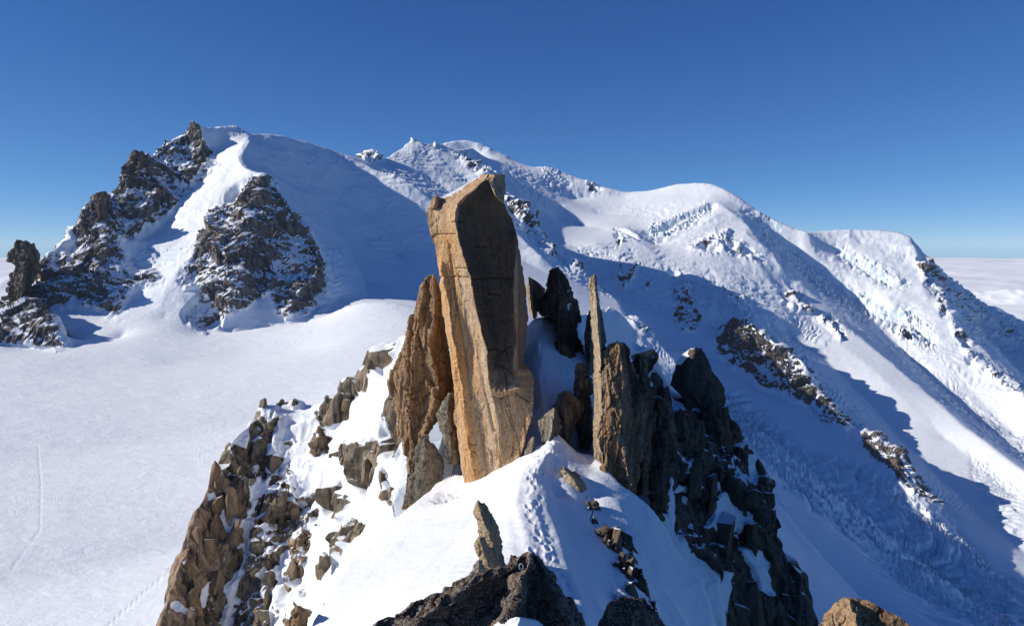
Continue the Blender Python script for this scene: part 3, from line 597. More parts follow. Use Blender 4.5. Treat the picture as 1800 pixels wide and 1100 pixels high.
slope((380, 870, 65.2), (368, 950, 63), (350, 1020, 60.6), (340, 1100, 58.2)); slope((640, 670, 61), (620, 730, 61), (612, 790, 60), (608, 850, 58), (602, 920, 55), (592, 985, 52))
slope((696, 640, 54.5), (676, 720, 54.4), (664, 790, 53.8), (655, 860, 51.5), (640, 930, 48.5)); slope((575, 730, 69.5), (582, 790, 65.8), (600, 830, 62))
# down to the basins
near.level([(-300, -42, 40), (0, -60, 70), (150, -90, 80), (270, -120, 84)]); near.level([(-300, -330, 400), (300, -330, 400), (600, -290, 400), (850, -190, 400), (1000, -260, 400), (1300, -450, 400), (2200, -500, 400)])
near.level([(-300, -200, 130), (250, -200, 130), (450, -170, 130), (650, -90, 120), (850, -50, 110), (1000, -55, 110), (1150, -90, 110), (1300, -180, 110), (1500, -220, 110), (2200, -220, 110)])
near.level([(-300, -19, 14), (100, -21, 18), (350, -24, 22), (420, -36, 32), (450, -52, 44)]); near.level([(1340, -26, 30), (1500, -60, 40), (2200, -70, 40)]); near.level([(1300, -10, 12), (1500, -16, 14), (2200, -26, 16)])
near.solve(blur=6)
# wind scoop by the pillar's foot
ii, jj = np.meshgrid(np.arange(near.na), np.arange(near.ns), indexing='ij')
def dent(px, py, r, rad, depth):
    q = P(px, py, r); A = near.a0 + ii * near.da; R_ = np.exp(near.s0 + jj * near.ds)
    d = np.hypot(R_ * np.sin(A) - q[0], R_ * np.cos(A) - q[1]); near.z -= (depth * np.exp(-(d / rad) ** 2)).astype(np.float32)
dent(800, 868, 30.5, .9, .7); dent(970, 855, 27.5, .55, .45)

angn = np.concatenate([np.linspace(-46, -29, 60, endpoint=False), np.linspace(-29, 25, 860), np.linspace(25, 46, 60)[1:]]) * math.pi / 180
GN = near.sheet(angn, 540, math.log(9), math.log(400), .14, -.66, 22)
shn = GN.shape[:2]; V = GN.reshape(-1, 3).astype(np.float64); Rr = np.hypot(V[:, 0], V[:, 1]).astype(np.float32)
PX, PY = to_px(V)
wob = fbm(V, 2.2, 4, .6, 71, (1, 1, 1.4)); wob2 = fbm(V, 2.2, 4, .6, 72, (1, 1, 1.4))
NEAR_ROCKS = [  # density, softness, tone (0 grey-olive, 1 orange-brown), closest, farthest, outline
 (1.0, 5, .85, 52, 80, [(378, 822), (395, 835), (410, 842), (405, 870), (418, 900), (405, 930), (400, 960), (385, 985), (378, 1020), (362, 1060), (350, 1120), (250, 1120), (284, 1090), (300, 1030), (316, 965), (340, 895), (352, 855)]),
 (.95, 6, .25, 52, 80, [(405, 780), (440, 790), (455, 840), (448, 890), (430, 930), (420, 980), (405, 1040), (395, 1120), (350, 1120), (378, 1010), (400, 950), (415, 900), (405, 850), (378, 820)]),
 (.98, 7, .15, 52, 80, [(440, 740), (470, 720), (485, 742), (470, 790), (500, 800), (495, 840), (470, 860), (500, 870), (520, 900), (500, 960), (480, 1010), (470, 1120), (400, 1120), (430, 980), (450, 880), (430, 800)]),
 (.75, 6, .2, 52, 80, [(470, 705), (496, 692), (520, 698), (535, 705), (530, 716), (500, 708), (480, 722)]),
 (.58, 8, .1, 52, 80, [(490, 740), (510, 745), (520, 830), (560, 880), (556, 920), (535, 905), (530, 1000), (545, 1100), (500, 1100), (495, 1010), (515, 930), (485, 860)]),
 (.95, 5, .5, 50, 80, [(495, 925), (520, 905), (540, 925), (545, 960), (528, 1010), (515, 1018), (505, 980)]),
 (.9, 6, .3, 50, 80, [(555, 720), (575, 705), (600, 692), (628, 690), (616, 730), (585, 742), (562, 738)]),
 (.97, 5, .45, 50, 80, [(552, 756), (575, 748), (582, 780), (575, 808), (558, 812), (550, 790)]),
 (1.0, 7, .2, 50, 80, [(612, 662), (640, 640), (662, 622), (690, 600), (704, 590), (700, 620), (680, 640), (655, 655), (640, 690), (610, 690)]),
 (.95, 5, .2, 45, 70, [(600, 775), (640, 780), (662, 770), (675, 780), (668, 815), (650, 835), (638, 850), (640, 880), (628, 866), (622, 825), (604, 800)]),
 (.85, 6, .2, 45, 70, [(668, 700), (690, 690), (700, 740), (704, 790), (680, 810), (668, 780), (676, 740)]),
 (.85, 6, .2, 45, 70, [(562, 860), (600, 850), (612, 880), (600, 910), (575, 905)]), (.9, 4, .4, 45, 70, [(668, 835), (678, 828), (684, 860), (676, 900), (668, 880)]),
 (.68, 8, .2, 45, 75, [(600, 930), (620, 910), (640, 920), (610, 960), (570, 1000), (560, 990)]),
 # right of the path: dark broken rib
 (.80, 5, .15, 19, 34, [(1030, 868), (1046, 882), (1064, 915), (1072, 935), (1098, 945), (1120, 985), (1134, 1030), (1150, 1075), (1100, 1060), (1085, 1030), (1076, 1000), (1062, 985), (1064, 960), (1048, 932), (1034, 905)]),
 (.80, 6, .3, 33, 60, [(1108, 625), (1125, 612), (1150, 672), (1190, 702), (1236, 742), (1204, 790), (1184, 835), (1158, 890), (1128, 862), (1122, 800), (1130, 740), (1112, 680)]),
 (.85, 5, .2, 40, 60, [(1178, 700), (1215, 712), (1268, 716), (1300, 750), (1270, 745), (1235, 742), (1200, 730)]),
 # dark crag
 (.93, 6, .25, 36, 60, [(1205, 775), (1245, 760), (1300, 770), (1325, 785), (1352, 830), (1368, 880), (1366, 920), (1390, 980), (1430, 1090), (1445, 1140), (1260, 1140), (1250, 1060), (1215, 985), (1190, 940), (1196, 880), (1190, 840), (1200, 810)]),
 (.9, 5, .3, 36, 60, [(1150, 735), (1165, 730), (1185, 735), (1222, 742), (1232, 760), (1200, 790), (1180, 800), (1160, 820), (1146, 860), (1140, 800)]),
 (.85, 5, .3, 36, 60, [(1120, 610), (1140, 625), (1136, 660), (1150, 690), (1140, 720), (1120, 690)]),
 (.8, 4, .2, 34, 46, [(1150, 820), (1162, 850), (1172, 900), (1180, 930), (1160, 915), (1146, 880)]),
]
rock = np.zeros(len(V), np.float32); tone = np.zeros(len(V), np.float32); rid = np.full(len(V), -1, np.int16)
for k, (den, soft, tn, r0, r1, poly) in enumerate(NEAR_ROCKS):
    q = np.array(poly); lo, hi = q.min(0) - 20, q.max(0) + 20
    s_ = np.where((PX > lo[0]) & (PX < hi[0]) & (PY > lo[1]) & (PY < hi[1]) & (Rr > r0) & (Rr < r1))[0]
    if not len(s_): continue
    v = den * smooth01(poly_sd(PX[s_] + wob[s_] * 10, PY[s_] + wob2[s_] * 10, poly), -soft, soft)
    m = v > rock[s_]; rock[s_[m]] = v[m]; tone[s_[m]] = tn; rid[s_[m]] = k
SNOWY = [[(1255, 888), (1285, 868), (1312, 925), (1306, 945), (1270, 955), (1245, 935)], [(1236, 742), (1282, 748), (1314, 768), (1300, 786), (1258, 782), (1232, 764)], [(1310, 965), (1338, 968), (1350, 1045), (1328, 1030)], [(1235, 842), (1275, 848), (1282, 862), (1248, 862)],
         [(1200, 800), (1212, 790), (1216, 860), (1200, 880)], [(1265, 1010), (1290, 1005), (1300, 1040), (1275, 1090), (1262, 1060)], [(1318, 800), (1330, 800), (1335, 850), (1322, 850)], [(395, 905), (408, 900), (402, 940), (392, 935)], [(440, 850), (470, 820), (480, 850), (450, 905)], [(368, 868), (392, 862), (392, 878), (372, 884)], [(306, 1066), (340, 1062), (330, 1076), (300, 1080)], [(360, 1035), (375, 1020), (372, 1065), (358, 1070)], [(425, 920), (445, 905), (440, 960), (425, 985)], [(450, 1010), (470, 985), (470, 1020), (452, 1040)]]
for poly in SNOWY:
    q = np.array(poly); lo, hi = q.min(0) - 16, q.max(0) + 16
    s_ = np.where((PX > lo[0]) & (PX < hi[0]) & (PY > lo[1]) & (PY < hi[1]) & (Rr > 33) & (Rr < 80))[0]
    if len(s_): rock[s_] *= 1 - smooth01(poly_sd(PX[s_] + wob[s_] * 15, PY[s_] + wob2[s_] * 15, poly), -4, 5)
# walls outside the view or below it are rock too
N = grid_normals(GN).reshape(-1, 3)
wall = smooth01(1 - N[:, 2], .42, .6) * ((Rr > 78) | (PY > 1130) | (PX < 240)) * .9
rock = np.maximum(rock, wall.astype(np.float32))
H = np.concatenate([N[:, :2], N[:, 2:] * .6], 1)
disp = np.zeros(len(V), np.float32); lift = np.zeros(len(V), np.float32)
ri = np.where(rock > .03)[0]; p = V[ri]
wp = p + np.stack([fbm(p, 2.5, 3, .5, 81), fbm(p, 2.5, 3, .5, 82), fbm(p, 2.5, 3, .5, 83)], 1) * .45
amp = np.clip(rock[ri] * 1.4, 0, 1) * np.clip(Rr[ri] / 60, .45, 1.2) * np.where(rid[ri] == 0, .5, 1.0) * np.where(Rr[ri] < 34, .3, 1.0)
b1, e1 = blocks(wp, 4.4, 11, (.6, .6, 2.2)); b2, e2 = blocks(wp, 1.9, 12, (.6, .6, 2.3)); b3, e3 = blocks(wp, .8, 13, (.7, .7, 2.2))
coarse = np.zeros(len(V), np.float32); coarse[ri] = amp * (b1 * 1.9 + b2 * .75)
gritty = np.zeros(len(V), np.float32); gritty[ri] = amp * (b3 * .20 + fbm(p, .8, 5, .65, 84, (.7, .7, 1.6)) * .20 - .14 * (1 - smooth01(e2, 0, .10)) - .08 * (1 - smooth01(e3, 0, .12)))
cel = np.zeros(len(V), np.float32); q1, _ = blocks(wp, 1.5, 15, (.7, .7, 1.9), .3); q2, _ = blocks(wp, .65, 16, (.7, .7, 1.9), .3); cel[ri] = q1 + .7 * q2
sn = 1 - np.clip(rock * 1.6, 0, 1)
steep = smooth01(1 - N[:, 2], .10, .35)
lift += sn * steep * (fbm(V, 1.6, 3, .5, 92, (1, 1, 7), True) - .5) * .34 * np.clip(Rr / 60, .2, 1.2)
lift += sn * (fbm(V, 6.0, 4, .5, 90, (1.8, .8, 1)) * (.13 + .30 * steep) + (fbm(V, 2.0, 4, .5, 91, (1.8, .8, 1), True) - .5) * (.07 + .25 * steep)) * np.clip(Rr / 35, .5, 2)
# trodden path: a broken groove with boot holes
path = np.array([P(*q) for q in ((1004, 1075, 17.6), (985, 1030, 19.4), (966, 985, 21), (956, 940, 22.8), (944, 905, 24.2), (934, 880, 25.2), (938, 845, 27), (948, 815, 28.5), (962, 790, 30), (972, 772, 31))])
dmin = np.full(len(V), 9.0); 
nb = np.where((Rr < 36) & (PX > 860) & (PX < 1080))[0]
dd = np.full(len(nb), 9.0)
for a, b in zip(path[:-1], path[1:]):
    e = (b - a)[:2]; w = V[nb][:, :2] - a[:2]; t_ = np.clip((w @ e) / (e @ e), 0, 1); dd = np.minimum(dd, np.linalg.norm(w - t_[:, None] * e, axis=1))
trod = np.exp(-(dd / .42) ** 2); lift[nb] += -trod * (.10 + .045 * np.clip(fbm(V[nb], .38, 3, .65, 95), -.6, 1)) + np.exp(-((dd - .60) / .22) ** 2) * .05
rs = random.Random(5); seg = np.diff(path[:, :2], axis=0); ln = np.linalg.norm(seg, axis=1); cum = np.concatenate([[0], np.cumsum(ln)])
t_at, side = 0.0, 1
while t_at < cum[-1]:
    k = min(int(np.searchsorted(cum, t_at, 'right')) - 1, len(seg) - 1); d_ = seg[k] / ln[k]; q = path[k, :2] + d_ * (t_at - cum[k])
    for extra in (0, rs.uniform(-.3, .3)):
        c_ = q + np.array([-d_[1], d_[0]]) * (side * .13 + extra + rs.uniform(-.12, .12)) + d_ * rs.uniform(-.15, .15)
        w = V[nb][:, :2] - c_; al = w @ d_; ac = w @ np.array([-d_[1], d_[0]]); rr2 = (al / .17) ** 2 + (ac / .10) ** 2
        lift[nb] += (rs.choice((0, 0, .02, .03, .05)) * (-np.exp(-rr2 ** 2) + .35 * np.exp(-(np.sqrt(rr2) - 1.5) ** 2 / .15))).astype(np.float32)
    t_at += rs.uniform(.26, .36); side = -side
wide = np.exp(-(dd / 1.3) ** 2) * smooth01(Rr[nb], 27, 31); lift[nb] += wide * np.clip(fbm(V[nb], .5, 3, .6, 96), -1, 1) * .16
# rough snow in the scoop
q = P(795, 872, 30.5); ds_ = np.hypot(V[:, 0] - q[0], V[:, 1] - q[1]); sc_ = np.where(ds_ < 2.4)[0]
lift[sc_] += np.exp(-(ds_[sc_] / 1.0) ** 2) * fbm(V[sc_], .3, 3, .6, 97) * .14
coarse = soften(coarse, shn, 2); disp = disp + coarse + soften(gritty, shn, 1)
V2 = V + H * disp[:, None]; V2[:, 2] += lift
N2 = grid_normals((V + H * coarse[:, None]).reshape(*shn, 3))
for _ in range(3):
    q = np.pad(N2, ((1, 1), (1, 1), (0, 0)), mode='edge'); N2 = (q[2:, 1:-1] + q[:-2, 1:-1] + q[1:-1, 2:] + q[1:-1, :-2] + 2 * N2) / 6
N2 = N2.reshape(-1, 3)
ledge = smooth01(N2[:, 2], .45, .78)
nzr = fbm(V2, 1.5, 4, .65, 98, (.8, .8, 1.8)); nzb = fbm(V2, 5, 3, .5, 99)
rmask = np.clip(rock * 1.10 + .10 * nzr + .10 * nzb + .34 * cel - ledge * np.where(rid == 0, .2, np.where(rid == 1, .4, .58)), 0, 1) * (rock > .02)
A4 = np.stack([rmask, np.zeros_like(rmask), np.clip(tone + .25 * nzb, 0, 1), np.ones_like(rmask)], 1)
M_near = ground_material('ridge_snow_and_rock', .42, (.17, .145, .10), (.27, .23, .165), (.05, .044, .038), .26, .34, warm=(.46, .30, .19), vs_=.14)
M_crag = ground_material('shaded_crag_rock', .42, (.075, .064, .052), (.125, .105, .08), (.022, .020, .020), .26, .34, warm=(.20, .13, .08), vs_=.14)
Q = grid_quads(*shn).reshape(-1, 4); vi = Q[:, 0]; qx, qy, qr = PX[vi], PY[vi], Rr[vi]
CRAGS = {}
crag_l = (qr > 40) & (qx < 715) ; crag_r = (qr > 33.5) & (qx > 1125)
rq = np.where(rmask[Q].mean(1) > .45, rid[Q].max(1), -1)
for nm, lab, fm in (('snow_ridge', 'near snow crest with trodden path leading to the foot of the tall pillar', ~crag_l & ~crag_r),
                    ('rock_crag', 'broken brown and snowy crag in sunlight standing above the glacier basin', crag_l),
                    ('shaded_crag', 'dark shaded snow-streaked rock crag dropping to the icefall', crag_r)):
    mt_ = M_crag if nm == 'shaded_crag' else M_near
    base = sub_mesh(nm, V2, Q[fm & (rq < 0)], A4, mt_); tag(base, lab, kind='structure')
    CRAGS[nm] = base
    for k in np.unique(rq[fm & (rq >= 0)]):
        sel = fm & (rq == k)
        if sel.sum() > 30: sub_mesh('rock_outcrop', V2, Q[sel], A4, mt_, base, False)
NEAR_V2 = V2.reshape(*shn, 3)

_e = (V2[:, 2] / Rr).reshape(shn); VIS = (_e >= np.maximum.accumulate(_e, 1) - .02).reshape(-1)
NEAR = dict(vis=VIS, p=V2, n=N2, rock=rmask, px=PX, py=PY, r=Rr, tone=tone)

# ------------------------------------------------------------------ free-standing rocks
def rock_material(name, pale, mid, dark, streak=.25, size=.25, patina=(.035, .031, .028), warm=(.46, .25, .10), speck=.12, rough=1.0, snow=0.0):
    """granite: mottled colour with near-vertical streaks; attribute: R dark crust and painted shade, G orange wash, B pale streak"""
    m, t, b = nodes_for(name)
    at = t.nodes.new('ShaderNodeAttribute'); at.attribute_name = 'mask'
    sep = t.nodes.new('ShaderNodeSeparateColor'); t.links.new(at.outputs['Color'], sep.inputs[0])
    pos = mapped(t); strk = mapped(t, (1, 1, streak))
    big = nz(t, strk, 1 / (size * 5), 5, .6, .5); med = nz(t, strk, 1 / (size * 1.5), 6, .68, .3); fine = nz(t, pos, 1 / (size * .16), 4, .7); grain = nz(t, pos, 1 / (size * .5), 6, .75)
    c = mix(t, ramp(t, big, [(.36, 0.0), (.64, 1.0)]), mid, pale)
    c = mix(t, ramp(t, med, [(.40, 1.0), (.54, 0.0)]), c, dark)
    wm = mth(t, 'MULTIPLY', sep.outputs[1], ramp(t, nz(t, mapped(t, (1, 1, .07)), 1 / (size * 1.9), 4, .6, .2), [(.36, 0.0), (.62, 1.0)]))
    c = mix(t, wm, c, warm)
    pm = mth(t, 'MULTIPLY', sep.outputs[2], ramp(t, nz(t, mapped(t, (1, 1, .05)), 1 / (size * 1.2), 4, .6, .2), [(.42, 0.0), (.60, 1.0)]))
    c = mix(t, pm, c, (.62, .55, .44))
    thin = nz(t, mapped(t, (1, 1, streak * .5)), 1 / (size * .45), 5, .7, .15)
    c = mix(t, ramp(t, thin, [(.38, .55), (.52, 0.0)]), c, dark)
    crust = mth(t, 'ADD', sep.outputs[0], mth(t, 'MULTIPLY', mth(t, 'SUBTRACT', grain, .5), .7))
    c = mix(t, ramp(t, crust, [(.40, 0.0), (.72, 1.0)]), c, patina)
    c = mix(t, ramp(t, fine, [(.35, .45), (.60, 0.0)]), c, (.03, .028, .026))
    c = mix(t, mth(t, 'MULTIPLY', ramp(t, nz(t, pos, 1 / (size * .2), 3, .6), [(.60 - speck * .12, 0.0), (.70 - speck * .12, 1.0)]), speck), c, (.36, .33, .30))
    c = mix(t, ramp(t, grain, [(.34, .5), (.5, 0.0), (.66, 0.0)]), c, (.02, .018, .017))
    if snow:                                            # snow lying on the flatter tops
        g = t.nodes.new('ShaderNodeNewGeometry'); sx = t.nodes.new('ShaderNodeSeparateXYZ'); t.links.new(g.outputs['True Normal'], sx.inputs[0])
        up = mth(t, 'ADD', sx.outputs[2], mth(t, 'MULTIPLY', mth(t, 'SUBTRACT', grain, .5), .5))
        c = mix(t, ramp(t, up, [(1 - snow, 0.0), (1.04 - snow, 1.0)]), c, SNOW)
    t.links.new(c, b.inputs['Base Color']); b.inputs['Roughness'].default_value = .85; b.inputs['Specular IOR Level'].default_value = .2
    n = bump(t, med, .5, size * .2 * rough); n = bump(t, grain, .7, size * .2 * rough, n); n = bump(t, fine, .6, size * .05 * rough, n); t.links.new(n, b.inputs['Normal'])
    return m
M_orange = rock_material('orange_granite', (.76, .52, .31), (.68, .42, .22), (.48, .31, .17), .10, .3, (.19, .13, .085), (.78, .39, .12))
M_brown = rock_material('brown_granite', (.52, .33, .18), (.40, .245, .135), (.19, .125, .075), .22, .3)
M_grey = rock_material('grey_granite', (.30, .27, .215), (.21, .185, .14), (.09, .08, .065), .5, .3)
M_dark = rock_material('dark_granite', (.16, .125, .09), (.10, .08, .06), (.04, .035, .03), .4, .3)
M_lichen = rock_material('lichen_boulder', (.27, .20, .15), (.17, .12, .085), (.028, .024, .022), .8, .20, speck=.85, rough=2.2)
M_tan = rock_material('tan_granite', (.62, .48, .31), (.52, .39, .24), (.28, .21, .14), .4, .25)
M_tower = rock_material('tower_rock', (.16, .13, .10), (.12, .10, .085), (.05, .045, .04), .4, 14)
m_, t_, b_ = nodes_for('fresh_snow'); b_.inputs['Base Color'].default_value = (*SNOW, 1); b_.inputs['Roughness'].default_value = .7
t_.links.new(bump(t_, nz(t_, mapped(t_), 5, 5), .25, .1), b_.inputs['Normal']); M_snow = m_

def prof(pts, ys, c):
    a = np.array(pts, float); return np.interp(ys, a[:, 1], a[:, c])
def relief(name, left, right, r0, thick, mat, creases=(), step=2.2, block=(0, 1), fine=.0, stretch=(1, 1, 1.6), seed=0, attr=None, back=26, parent=None, scale=None, crack=0.0, smooth=False, cuts=()):
    """closed rock: left and right outline, depth offsets along the outline and along creases on the front, rounded back"""
    left = [(*q, 0.0)[:3] if len(q) == 2 else q for q in left]; right = [(*q, 0.0)[:3] if len(q) == 2 else q for q in right]
    y0 = min(left[0][1], right[0][1]); y1 = max(left[-1][1], right[-1][1])
    nv = max(12, int((y1 - y0) / step)); ys = np.linspace(y0, y1, nv)
    L, R = prof(left, ys, 0), prof(right, ys, 0); dL, dR = prof(left, ys, 2), prof(right, ys, 2)
    zz = np.zeros_like(ys); yy = np.stack([ys * .35, zz + seed, zz], 1)
    jit = lambda k: fbm(yy + k * 3.1, 6, 4, .6, seed % 40) * min(1.6, .035 * (R - L).max())
    taper_ = np.clip((ys - y0) / 12, 0, 1); L = L + jit(1) * taper_; R = R + jit(2) * taper_
    R = np.maximum(R, L + .6); wig = fbm(yy + 17.0, 9, 4, .6, seed % 40) * min(3.2, .04 * (R - L).max())
    nu = max(10, int((R - L).max() / step)); u = np.linspace(0, 1, nu)
    m = np.zeros((nv, nu), bool); v = np.zeros((nv, nu), np.float32)
    m[:, 0] = m[:, -1] = True; v[:, 0] = dL; v[:, -1] = dR
    for cr in creases:
        for a, b in zip(cr[:-1], cr[1:]):
            for t in np.linspace(0, 1, 60):
                q = [a[i] + (b[i] - a[i]) * t for i in range(3)]
                k = int(round((q[1] - y0) / (y1 - y0) * (nv - 1)))
                if 0 <= k < nv:
                    j = int(round((q[0] + wig[k] - L[k]) / (R[k] - L[k]) * (nu - 1)))
                    if 0 < j < nu - 1: m[k, j] = True; v[k, j] = q[2]
    z = dL[:, None] * (1 - u) + dR[:, None] * u
    # relax between outline and creases (coarse to fine by growing strides)
    for it in range(700):
        z = np.where(m, v, z); q = np.pad(z, 1, mode='edge'); z = .25 * (q[2:, 1:-1] + q[:-2, 1:-1] + q[1:-1, 2:] + q[1:-1, :-2])
    z = np.where(m, v, z)
    X = L[:, None] * (1 - u) + R[:, None] * u; Y = np.repeat(ys[:, None], nu, 1)
    F = P(X, Y, r0 + z)
    ub = np.linspace(1, 0, back + 2)[1:-1]
    Xb = L[:, None] * (1 - ub) + R[:, None] * ub; Yb = np.repeat(ys[:, None], back, 1)
    wid = np.minimum(1, (R - L) / max((R - L).max() * .45, 1e-6))[:, None]
    zb = dL[:, None] * (1 - ub) + dR[:, None] * ub + thick * wid * np.sin(np.pi * ub) ** .6
    Bk = P(Xb, Yb, r0 + zb)
    g = np.concatenate([F, Bk], 1); nr = g.shape[1]
    du = np.roll(g, -1, 1) - np.roll(g, 1, 1); dv = np.gradient(g, axis=0); n = np.cross(du, dv); n /= np.maximum(np.linalg.norm(n, axis=-1, keepdims=True), 1e-9)
    c = g.mean(1, keepdims=True); sgn = np.sign(((g - c) * n).sum(-1).mean()); n *= sgn
    p = g.reshape(-1, 3); nn = n.reshape(-1, 3); d = np.zeros(len(p), np.float32)
    if block[0]:
        wp = p + np.stack([fbm(p, block[1] * .8, 3, .5, seed + 1), fbm(p, block[1] * .8, 3, .5, seed + 2), fbm(p, block[1] * .8, 3, .5, seed + 3)], 1) * block[1] * .15
        b1, e1 = blocks(wp, block[1], seed + 5, stretch); b2, e2 = blocks(wp, block[1] * .4, seed + 6, stretch)
        d += block[0] * (b1 + .5 * b2) - crack * (1 - smooth01(e1, 0, .07)) - .5 * crack * (1 - smooth01(e2, 0, .08))
    if fine: d += fine * fbm(p, block[1] * .3, 5, .65, seed + 9, stretch)
    if cuts:
        qx, qy = to_px(p); dm = np.full(len(p), 99.0)
        for ct in cuts:
            for (ax, ay), (bx, by) in zip(ct[:-1], ct[1:]):
                ex, ey = bx - ax, by - ay; wx, wy = qx - ax, qy - ay; tt = np.clip((wx * ex + wy * ey) / (ex * ex + ey * ey), 0, 1); dm = np.minimum(dm, np.hypot(wx - tt * ex, wy - tt * ey))
        d -= .09 * np.exp(-(dm / 1.5) ** 2)
    p2 = p + nn * d[:, None]
    q = np.arange(nv - 1)[:, None] * nr + np.arange(nr)[None]; q2 = np.arange(nv - 1)[:, None] * nr + (np.arange(nr)[None] + 1) % nr
    quads = np.stack([q, q2, q2 + nr, q + nr], -1).reshape(-1, 4)
    if sgn > 0: quads = quads[:, ::-1]
    top = np.array([0]); nvx = len(p2)
    # caps
    ct, cb = p2[:nr].mean(0), p2[-nr:].mean(0); p2 = np.concatenate([p2, [ct, cb]])
    k = np.arange(nr); k2 = (k + 1) % nr
    capt = np.stack([k, k2, np.full(nr, nvx), np.full(nr, nvx)], -1); 
    tri_t = [(int(a), int(b), nvx) for a, b in zip(k, k2)]; base = (nv - 1) * nr; tri_b = [(int(base + b), int(base + a), nvx + 1) for a, b in zip(k, k2)]
    faces = quads.tolist() + tri_t + tri_b
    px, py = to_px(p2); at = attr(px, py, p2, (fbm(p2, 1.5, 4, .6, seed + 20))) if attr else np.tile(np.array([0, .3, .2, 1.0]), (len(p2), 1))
    return new_mesh(name, p2, faces, mat, at, smooth, parent)

def rand_cuts(seed, n, left, right, y0, y1, lean=(-.12, .12), length=(25, 90), cross=.25):
    rs = random.Random(seed); out = []
    for _ in range(n):
        y = rs.uniform(y0, y1); l, r = float(prof(left, y, 0)), float(prof(right, y, 0)); x = l + (r - l) * rs.uniform(.08, .92)
        ln = rs.uniform(*length); pts = [(x, y)]
        if rs.random() < cross:
            k = rs.choice((-1, 1))
            for _ in range(3): x += k * ln / 6; y += rs.uniform(-3, 4); pts.append((x, y))
        else:
            d = rs.uniform(*lean)
            for _ in range(4): x += d * ln / 4 + rs.uniform(-2, 2); y += ln / 4; pts.append((x, y))
        out.append(pts)
    return out
# --- the tall pillar
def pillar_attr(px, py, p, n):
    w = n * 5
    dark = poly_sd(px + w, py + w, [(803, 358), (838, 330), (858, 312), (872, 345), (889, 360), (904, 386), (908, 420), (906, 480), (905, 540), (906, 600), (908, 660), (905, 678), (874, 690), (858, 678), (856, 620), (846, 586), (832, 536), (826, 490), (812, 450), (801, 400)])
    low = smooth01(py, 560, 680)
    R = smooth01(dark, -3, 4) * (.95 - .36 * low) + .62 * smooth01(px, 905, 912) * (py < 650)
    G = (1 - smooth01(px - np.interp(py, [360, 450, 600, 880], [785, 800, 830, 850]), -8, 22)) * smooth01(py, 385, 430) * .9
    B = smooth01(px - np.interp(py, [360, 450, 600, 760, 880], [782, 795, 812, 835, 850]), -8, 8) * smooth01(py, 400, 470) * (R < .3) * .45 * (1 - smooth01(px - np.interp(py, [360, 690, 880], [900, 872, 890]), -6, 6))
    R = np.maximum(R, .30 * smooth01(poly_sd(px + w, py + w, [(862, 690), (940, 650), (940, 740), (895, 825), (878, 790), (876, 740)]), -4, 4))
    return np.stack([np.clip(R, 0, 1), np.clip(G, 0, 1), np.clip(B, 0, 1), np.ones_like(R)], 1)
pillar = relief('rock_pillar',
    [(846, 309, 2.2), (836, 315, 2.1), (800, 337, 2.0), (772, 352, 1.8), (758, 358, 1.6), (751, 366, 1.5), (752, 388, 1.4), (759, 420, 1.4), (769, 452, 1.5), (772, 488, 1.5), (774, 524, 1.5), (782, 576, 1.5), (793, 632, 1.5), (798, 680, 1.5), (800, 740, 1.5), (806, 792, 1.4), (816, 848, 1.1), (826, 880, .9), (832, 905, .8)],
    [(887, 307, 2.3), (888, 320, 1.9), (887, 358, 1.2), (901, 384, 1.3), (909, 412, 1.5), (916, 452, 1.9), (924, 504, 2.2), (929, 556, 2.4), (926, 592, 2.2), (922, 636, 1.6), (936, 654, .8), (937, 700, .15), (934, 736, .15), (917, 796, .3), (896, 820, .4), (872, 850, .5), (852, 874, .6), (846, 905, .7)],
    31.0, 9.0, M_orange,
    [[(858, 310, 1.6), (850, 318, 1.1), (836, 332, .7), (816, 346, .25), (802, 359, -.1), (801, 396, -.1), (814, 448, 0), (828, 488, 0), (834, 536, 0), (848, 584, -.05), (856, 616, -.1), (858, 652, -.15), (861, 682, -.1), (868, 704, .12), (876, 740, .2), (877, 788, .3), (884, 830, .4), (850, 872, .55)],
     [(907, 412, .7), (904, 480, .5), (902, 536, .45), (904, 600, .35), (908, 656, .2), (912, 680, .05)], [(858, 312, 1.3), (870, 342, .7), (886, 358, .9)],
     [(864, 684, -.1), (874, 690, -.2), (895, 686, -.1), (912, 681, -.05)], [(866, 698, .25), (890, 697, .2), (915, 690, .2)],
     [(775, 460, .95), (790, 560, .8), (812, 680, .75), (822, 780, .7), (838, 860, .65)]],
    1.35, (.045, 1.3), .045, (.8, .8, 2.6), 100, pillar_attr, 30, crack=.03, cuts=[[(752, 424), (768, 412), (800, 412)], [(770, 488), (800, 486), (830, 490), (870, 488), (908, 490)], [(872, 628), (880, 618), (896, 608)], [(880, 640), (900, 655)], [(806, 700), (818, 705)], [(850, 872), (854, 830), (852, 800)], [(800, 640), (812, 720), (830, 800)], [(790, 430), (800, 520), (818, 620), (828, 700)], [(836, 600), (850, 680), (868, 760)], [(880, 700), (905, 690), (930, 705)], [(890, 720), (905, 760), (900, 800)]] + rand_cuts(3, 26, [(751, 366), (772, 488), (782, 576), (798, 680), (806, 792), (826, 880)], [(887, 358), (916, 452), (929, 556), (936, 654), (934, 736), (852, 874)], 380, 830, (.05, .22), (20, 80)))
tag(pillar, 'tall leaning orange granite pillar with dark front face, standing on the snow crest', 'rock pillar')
cap = relief('snow_cap', [(842, 311, 2.1), (806, 331, 2.0), (776, 347, 1.9), (772, 351, 1.8), (768, 354, 1.7)], [(886, 306.5, 2.6), (850, 313, 2.3), (815, 338, 1.6), (790, 350, 1.5), (776, 356, 1.5)], 31.0, 3.0, M_snow, (), 1.5, (0, 1), .0, seed=130, parent=pillar, smooth=True)
